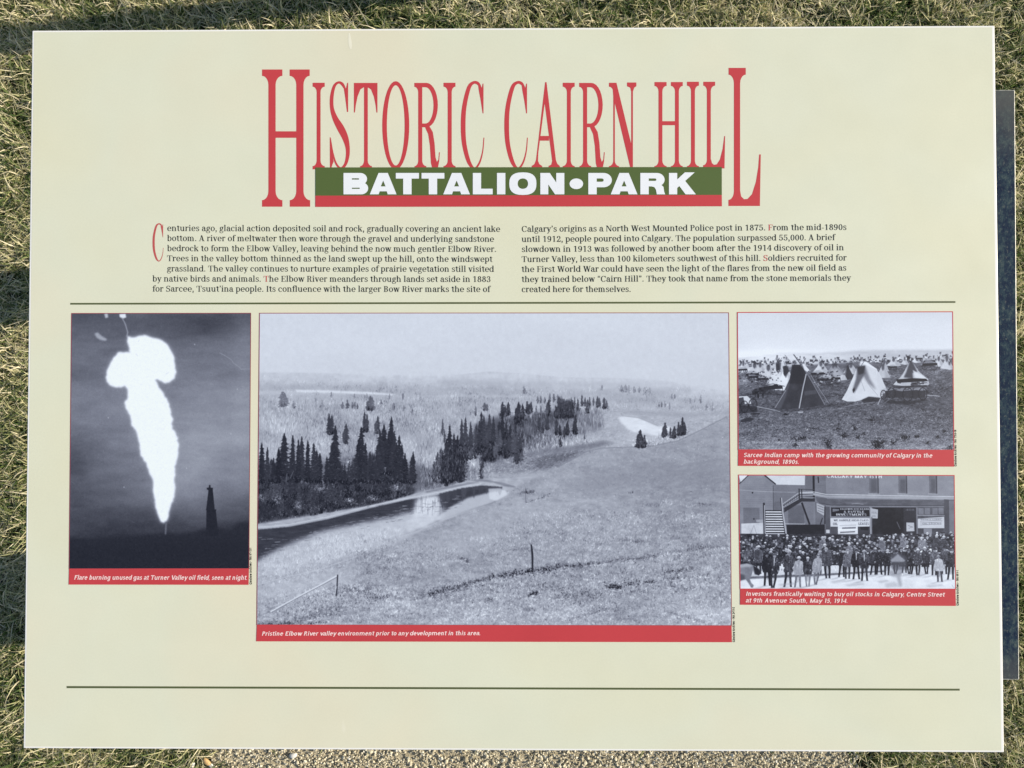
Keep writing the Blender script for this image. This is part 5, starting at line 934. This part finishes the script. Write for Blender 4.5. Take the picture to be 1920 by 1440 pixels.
        p.ell(x - 37 * s_, t + 128 * s_, 5 * s_, 7 * s_, 150); p.ell(x + 38 * s_, t + 124 * s_, 5 * s_, 7 * s_, 150)
        head(x + h * lean, t + 20 * s_, 1.25 * s_, r.choice([110, 140, 165]), hat if hat is not None else r.choice([50, 80, 180]), kind)
        p.poly([(x - 24 * s_, yf - 2), (x + 26 * s_, yf - 3), (x - 60 * s_, yf + 18 * s_), (x - 110 * s_, yf + 22 * s_)], 150, .55, soft=1.5)
    for a in ((110, 870, 210, 92, 50), (210, 880, 230, 84, 52, 205), (1460, 880, 210, 52, 44), (1620, 890, 220, 84, 50), (1700, 880, 220, 70, 44), (1560, 880, 220, 60, 40), (1130, 886, 220, 62, 44), (1180, 885, 215, 44, 38), (1240, 890, 210, 50, 44), (700, 890, 200, 90, 60), (640, 870, 190, 60, 40), (1420, 880, 200, 50, 40), (1380, 870, 200, 44, 40), (1490, 890, 215, 72, 40, 200), (1310, 880, 190, 54, 44)): man(*a)
    for a in ((876, 905, 232, 46, 40, 50), (925, 918, 240, 104, 66, 150), (996, 922, 246, 40, 42, 60, 1, 1), (1062, 935, 250, 62, 58, 180, 1, 1), (768, 915, 250, 76, 50, 170), (444, 985, 300, 70, 62, 190, 1), (324, 992, 282, 58, 50, 90, 1, 1), (280, 975, 270, 40, 42, 60), (524, 988, 252, 156, 116, 214), (606, 980, 240, 62, 128, 205, 0), (668, 966, 250, 150, 108, 120), (1750, 925, 250, 60, 46, 90), (1666, 942, 215, 176, 70, 150)): man(*a)
    q = p.mask([(62, 575), (1200, 560), (1792, 535), (1792, 985), (62, 1000)], 3); ys, xs, m = q; N_ = p.noise(26, 4, seed=5) * 13 + p.noise(9, 3, seed=6) * 15; L_ = np.clip(1 - abs(p.a - 75) / 160, .15, 1); p.a[ys, xs] += (m * N_[ys, xs] * L_[ys, xs])
    p.a[ys, xs] += m * 15 * np.exp(-(((X[ys, xs] - 1560) / 260) ** 2 + ((Y[ys, xs] - 660) / 90) ** 2))
    n = 1500; x_, y_ = r.uniform(66, 1788, n), r.uniform(590, 800, n); p.strokes(x_, y_, r.uniform(5, 22, n), r.normal(.4, 1.3, n), r.normal(14, 36, n), .7)
    n = 900; x_, y_ = r.uniform(66, 1788, n), r.uniform(700, 900, n); p.strokes(x_, y_, r.uniform(10, 34, n), r.normal(0, .4, n), r.normal(6, 24, n), .6)
    # the blurred figures and the horse at the left edge
    p.poly([(1268, 760), (1300, 710), (1350, 712), (1396, 740), (1400, 800), (1386, 850), (1290, 850), (1268, 810)], 92, .75, soft=2.5); p.poly([(1270, 770), (1330, 720), (1390, 770), (1380, 782), (1280, 782)], 178, .7, soft=1.5); p.poly([(1250, 850), (1380, 850), (1350, 900), (1362, 975), (1340, 985), (1320, 905), (1280, 900), (1260, 880)], 124, .55, soft=3); p.poly([(1220, 960), (1300, 940), (1350, 982), (1240, 990)], 170, .6, soft=3)
    p.poly([(62, 806), (120, 796), (175, 812), (212, 838), (232, 872), (214, 892), (178, 884), (166, 850), (160, 880), (140, 920), (152, 950), (172, 970), (166, 990), (150, 990), (128, 950), (104, 920), (62, 935)], 126, soft=.8, tex=p.noise(26, 4) * 9)
    p.poly([(62, 806), (120, 796), (165, 812), (150, 822), (62, 830)], 186, .7, soft=2); p.poly([(170, 814), (214, 840), (232, 872), (214, 892), (184, 880), (176, 850)], 44, soft=.8); p.poly([(62, 880), (100, 890), (104, 925), (62, 935)], 70, .7, soft=2)
    for x0, y0, x1 in ((1160, 938, 1240), (900, 965, 1050), (1550, 972, 1680), (780, 940, 900), (360, 962, 500)): p.poly([(x0, y0), (x1, y0 - 12), (x1 + 20, y0), (x0 + 30, y0 + 14)], 168, .6, soft=2)
    p.line([(1760, 965), (1772, 985), (1786, 992)], 3, 120, .6)
    p.a = p.a + p.noise(90, 4, .6) * 6
    return p.finish('crowd_print', .6, 5, 3, 1.13)

def photo_print(im, q, label):
    """the print lies on the panel as a thin sheet; q = its corners in the photograph, from the top left, clockwise"""
    c = at(q); me = mesh('photo_print', [(x, y, PANEL_Z + RISE * 1.6) for x, y in c], [(3, 2, 1, 0)])
    uv = me.uv_layers.new(name='UVMap'); W = {3: (0, 0), 2: (1, 0), 1: (1, 1), 0: (0, 1)}
    for l in me.loops: uv.data[l.index].uv = W[l.vertex_index]
    m = mat(im.name, (.5, .5, .5, 1), .42, .35); k = NB(m); t = k.n('ShaderNodeTexImage'); t.image = im; t.interpolation = 'Cubic'; t.extension = 'EXTEND'; k.l(t.outputs[0], k.b.inputs['Base Color'])
    o = link('photo_print', me, sign, m); o['label'] = label; return o
QF = [(134.5, 587.6), (470.4, 587.2), (467.0, 1066), (129.8, 1066.4)]; QV = [(486.8, 587.3), (1366, 586.5), (1371.6, 1173), (481.6, 1171.4)]
QC = [(1382.6, 586.0), (1785.9, 584.6), (1788.4, 844), (1384.0, 843.4)]; QS = [(1384.8, 890.6), (1788.9, 891.4), (1791.5, 1104.4), (1387.6, 1104.2)]
photo_print(flare(), QF, 'black and white night photograph of a tall white gas flare beside a derrick')
photo_print(valley(), QV, 'large black and white photograph of a river valley with spruces and a grassy hillside')
photo_print(camp(), QC, 'black and white photograph of tents and wagons on a prairie')
photo_print(crowd(), QS, 'black and white photograph of a crowd in front of a shop')
for q, wd, m_ in ((QF, 1.2, M_MAROON), (QV, 1.3, M_MAROON), (QC, 1.6, M_RED), (QS, 1.5, M_RED)):
    q = np.array(q); c = q.mean(0); out_ = q + np.sign(q - c) * wd * .5; inn = q - np.sign(q - c) * wd * .5
    decal('photo_frame', [[tuple(out_[i]), tuple(out_[(i + 1) % 4]), tuple(inn[(i + 1) % 4]), tuple(inn[i])] for i in range(4)], m_, sign, rise=RISE * 2.0)


# ------------------------------------------------------------------ captions, frames, credits
def frame_poly(q, wd):
    q = np.array(q, float); c = q.mean(0); d = q - c; inn = c + d - np.sign(d) * wd
    return [[tuple(q[i]), tuple(q[(i + 1) % 4]), tuple(inn[(i + 1) % 4]), tuple(inn[i])] for i in range(4)]
BARS = [[(129.8, 1066.2), (467, 1065.9), (466.3, 1096.4), (129, 1096)], [(481.6, 1171.2), (1371.6, 1173), (1372.2, 1204), (480.6, 1202.4)],
        [(1384, 843.2), (1788.2, 843.9), (1788.8, 874.9), (1383.7, 873.5)], [(1387.6, 1104), (1791.3, 1104.2), (1792, 1136), (1387.5, 1133.8)]]
for b in BARS: decal('caption_bar', [b], M_RED, sign, rise=RISE * 2.4)
for T_, x0, y0, x1, y1, cap in (("Flare burning unused gas at Turner Valley oil field, seen at night.", 138.3, 1086.6, 463.3, 1087.0, 8.3),
                                ("Pristine Elbow River valley environment prior to any development in this area.", 490, 1191.6, 900.3, 1190.6, 7.8),
                                ("Sarcee Indian camp with the growing community of Calgary in the", 1393, 856.9, 1746.5, 857.9, 7.9), ("background, 1890s.", 1393, 869.3, 1497, 869.8, 7.9),
                                ("Investors frantically waiting to buy oil stocks in Calgary, Centre Street", 1397, 1116.8, 1769.4, 1118.4, 7.9), ("at 9th Avenue South, May 15, 1914.", 1397, 1129.3, 1588, 1130.2, 7.9)):
    text_line('caption_text', T_, x0, y0, x1, y1, cap, HEAVY, M_CAP, sign, slant=.22, rise=RISE * 3.6)
for T_, x, y0, y1 in (("Glenbow Archives - NA 67-131", 472.3, 1096, 1027.5), ("Glenbow Archives - NA 2411-2", 1378, 1204, 1138.5), ("Glenbow Archives - NA 1753-18", 1793.6, 874.6, 806), ("Glenbow Archives - NA 601-1", 1797.6, 1135.6, 1069.5)):
    text_line('credit_line', T_, x, y0, x - .6, y1, 4.2, CREDIT, M_BLACK, sign)

# ------------------------------------------------------------------ grass
def grass_tuft(i, n, lo, hi, spread, lie):
    r = np.random.default_rng(100 + i); V, F, tone = [], [], []
    for b in range(n):
        L = r.uniform(lo, hi) * (1.7 if r.random() < .05 else 1); wd = r.uniform(.0007, .0015); a = r.uniform(0, 2 * pi); p = np.array([*(r.normal(0, spread, 2)), 0.])
        up = r.uniform(*lie); bend = r.uniform(-.2, 1.5); tw = r.uniform(-.9, .9); tn = np.clip(r.normal(.36, .30), 0, 1)
        if r.random() < .16: tn = r.uniform(.75, 1)
        d = np.array([cos(a), sin(a), 0.]); side = np.array([-sin(a + tw), cos(a + tw), 0.]); seg = 4; e = up; b0 = len(V); curl = r.normal(0, .8)
        for k in range(seg + 1):
            wk = wd * (1 - (k / seg) ** 2.2) + .0001; V += [p - side * wk, p + side * wk]
            st_ = L / seg; p = p + (d * cos(e) + np.array([0, 0, 1.]) * sin(e)) * st_ + np.array([-d[1], d[0], 0]) * curl * st_ * (k / seg)
            e -= bend / seg
            if p[2] < .002: p[2] = .002; e = max(e, 0)
            tone += [tn + .10 * (k / seg) - .03] * 2
        for k in range(seg): F.append((b0 + 2 * k, b0 + 2 * k + 1, b0 + 2 * k + 3, b0 + 2 * k + 2))
    me = mesh('grass_tuft', V, F); at_ = me.attributes.new('tone', 'FLOAT', 'POINT'); at_.data.foreach_set('value', np.array(tone, np.float32)); me.materials.append(M_BLADE)
    return bpy.data.objects.new('grass_tuft', me)
def stone(i):
    import bmesh
    r = np.random.default_rng(300 + i); bm = bmesh.new(); bmesh.ops.create_icosphere(bm, subdivisions=1, radius=1)
    sc = r.uniform(.6, 1.3, 3); sc[2] = r.uniform(.35, .6)
    for v in bm.verts: v.co = Vector(np.array(v.co) * sc * (1 + r.uniform(-.28, .28)))
    me = bpy.data.meshes.new('stone'); bm.to_mesh(me); bm.free(); me.materials.append(M_STONE); return bpy.data.objects.new('stone', me)
def scatter(name, pts, rot, scl, sources, **tags):
    coll = bpy.data.collections.new(name + '_sources')
    for s_ in sources: coll.objects.link(s_)
    me = bpy.data.meshes.new(name); me.from_pydata([tuple(p) for p in pts], [], [])
    a = me.attributes.new('rot', 'FLOAT_VECTOR', 'POINT'); a.data.foreach_set('vector', np.asarray(rot, np.float32).ravel())
    a = me.attributes.new('scl', 'FLOAT', 'POINT'); a.data.foreach_set('value', np.asarray(scl, np.float32))
    a = me.attributes.new('idx', 'INT', 'POINT'); a.data.foreach_set('value', rng.integers(0, len(sources), len(pts)).astype(np.int32))
    o = link(name, me); g = bpy.data.node_groups.new(name + '_scatter', 'GeometryNodeTree')
    g.interface.new_socket('Geometry', in_out='INPUT', socket_type='NodeSocketGeometry'); g.interface.new_socket('Geometry', in_out='OUTPUT', socket_type='NodeSocketGeometry')
    N, Lk = g.nodes, g.links; i_, o_ = N.new('NodeGroupInput'), N.new('NodeGroupOutput')
    ci = N.new('GeometryNodeCollectionInfo'); ci.inputs['Collection'].default_value = coll; ci.inputs['Separate Children'].default_value = True; ci.inputs['Reset Children'].default_value = True
    ip = N.new('GeometryNodeInstanceOnPoints'); ip.inputs['Pick Instance'].default_value = True
    def na(nm, ty): x = N.new('GeometryNodeInputNamedAttribute'); x.data_type = ty; x.inputs[0].default_value = nm; return x.outputs[0]
    e2r = N.new('FunctionNodeEulerToRotation'); Lk.new(na('rot', 'FLOAT_VECTOR'), e2r.inputs[0])
    Lk.new(i_.outputs[0], ip.inputs['Points']); Lk.new(ci.outputs[0], ip.inputs['Instance']); Lk.new(na('idx', 'INT'), ip.inputs['Instance Index'])
    Lk.new(e2r.outputs[0], ip.inputs['Rotation']); Lk.new(na('scl', 'FLOAT'), ip.inputs['Scale']); Lk.new(ip.outputs[0], o_.inputs[0])
    md = o.modifiers.new('scatter', 'NODES'); md.node_group = g
    return tag(o, kind='stuff', **tags)

def field(x, y, s):           # smooth random field 0..1
    return .5 + .25 * (np.sin(x * s + 1.3 * np.sin(y * s * .7 + 2)) + np.sin(y * s * 1.1 + 1.7 * np.sin(x * s * .6)))
def lawn_points():
    out = []
    for R, sp, box in ((0, .0165, (-1.75, 1.75, -1.45, 1.45)), (1, .05, (-4.5, 4.5, -4.5, 4.5))):
        xs, ys = np.meshgrid(np.arange(box[0], box[1], sp), np.arange(box[2], box[3], sp)); p = np.column_stack([xs.ravel(), ys.ravel()]) + rng.uniform(-.5, .5, (xs.size, 2)) * sp
        if R: p = p[(abs(p[:, 0]) > 1.75) | (abs(p[:, 1]) > 1.45)]
        inpath = (p[:, 0] > GX0 - .005 + rng.normal(0, .012, len(p))) & (p[:, 0] < GX1 + rng.normal(0, .025, len(p))) & (p[:, 1] < GY1 + .01)
        inbase = (p[:, 0] > .3) & (p[:, 0] < bx1 + .016) & (p[:, 1] > by0 + .006) & (p[:, 1] < by1 + .012)
        hid = (abs(p[:, 0]) < .55) & (abs(p[:, 1]) < .42)       # bare shaded soil right under the sign: thinner
        p = p[~inpath & ~inbase & ~(hid & (rng.random(len(p)) < .7))]
        out.append(np.column_stack([p, np.full(len(p), R)]))
    return np.concatenate(out)
lp = lawn_points(); n = len(lp)
thin = rng.random(n) < (.97 - .25 * (field(lp[:, 0], lp[:, 1], 11) > .75)); lp = lp[thin]; n = len(lp)
scl = rng.uniform(.7, 1.15, n) * np.where(lp[:, 2] > 0, 1.5, 1)
scatter('grass', np.column_stack([lp[:, :2], np.zeros(n)]), np.column_stack([rng.normal(0, .12, n), rng.normal(0, .12, n), rng.uniform(0, 2 * pi, n)]), scl,
        [grass_tuft(i, 34, .014, .036, .010, (.3, 1.5)) for i in range(9)] + [grass_tuft(50 + i, 26, .014, .038, .012, (.0, .6)) for i in range(5)],
        label='short lawn of mixed green and dry straw coloured grass around the sign', category='grass')
# ---- gravel
def gravel_points():
    P = []
    m = 120000; p = np.column_stack([rng.uniform(GX0, GX1, m), GY1 + .015 - rng.uniform(0, 1.25, m)]); P.append(p)
    m = 22000; p = np.column_stack([rng.uniform(GX0, GX1, m), GY1 - 1.2 - rng.uniform(0, 2.5, m)]); P.append(p)
    return np.concatenate(P)
gp = gravel_points(); n = len(gp); gs = rng.lognormal(math.log(.0018), .30, n) * np.where(gp[:, 1] < GY1 - 1.2, 1.8, 1)
scatter('gravel', np.column_stack([gp, .006 + rng.uniform(0, .004, n)]), rng.uniform(0, 2 * pi, (n, 3)) * [.12, .12, 1], gs, [stone(i) for i in range(10)],
        label='fine tan crushed gravel spread on the path below the sign', category='gravel')

# ------------------------------------------------------------------ a post beyond the sign (its shadow crosses the lawn above the panel's corner) and a few loose stones
post = tag(link('wooden_post', None, None, None, (.42, .795, 0)), category='post', label='short square wooden post standing in the grass beyond the sign')
M_WOOD = mat('grey_wood', (.2, .16, .11, 1), .8, .2)
k = NB(M_WOOD); g_ = k.n('ShaderNodeNewGeometry'); mp_ = k.n('ShaderNodeMapping'); k.l(g_.outputs['Position'], mp_.inputs[0]); mp_.inputs['Scale'].default_value = (90, 90, 4)
k.l(k.ramp(k.noise(mp_.outputs[0], 1, 4, .6), [(.3, (.10, .08, .055)), (.7, (.26, .21, .15))]), k.b.inputs['Base Color'])
link('shaft', box_mesh('shaft', -.023, .023, -.021, .021, 0, .60, .003, 2), post, M_WOOD)
link('cap', box_mesh('cap', -.028, .028, -.026, .026, .601, .615, .003, 2), post, M_WOOD)
def pebble(px, r_, col, label, seed):
    import bmesh
    q = np.random.default_rng(seed); bm = bmesh.new(); bmesh.ops.create_icosphere(bm, subdivisions=2, radius=1); a = q.uniform(0, 3); sc = (r_ * 1.35, r_ * .85, r_ * .6)
    for v in bm.verts:
        d = 1 + .10 * sin(v.co.x * 3 + seed) + .08 * sin(v.co.y * 4 + 2 * seed); v.co = Vector((v.co.x * sc[0] * d, v.co.y * sc[1] * d, v.co.z * sc[2] * d))
    for f in bm.faces: f.smooth = True
    me = bpy.data.meshes.new('pebble'); bm.to_mesh(me); bm.free(); p_ = at([px], .012)[0]
    m = mat('pebble_' + str(seed), tuple(col) + (1,), .7, .3); kk = NB(m); gg = kk.n('ShaderNodeNewGeometry'); kk.l(kk.ramp(kk.noise(gg.outputs['Position'], 300, 3), [(.3, np.array(col) * .75), (.7, col)]), kk.b.inputs['Base Color'])
    o = link('pebble', me, None, m, (p_[0], p_[1], .008 + r_ * .5)); o.rotation_euler = (0, 0, a); tag(o, category='pebble', label=label)
pebble((550, 1417), .0055, (.75, .73, .68), 'white oblong pebble on the gravel just below the edge of the sign', 3)
pebble((387, 1429), .0060, (.62, .42, .20), 'orange brown pebble in the grass beside the gravel path', 5)
pebble((360, 1435), .0042, (.78, .77, .72), 'small white pebble in dry grass left of the orange brown pebble', 8)
pebble((394, 1436), .0038, (.72, .70, .66), 'tiny pale pebble at the left corner of the gravel, right of the orange brown one', 9)
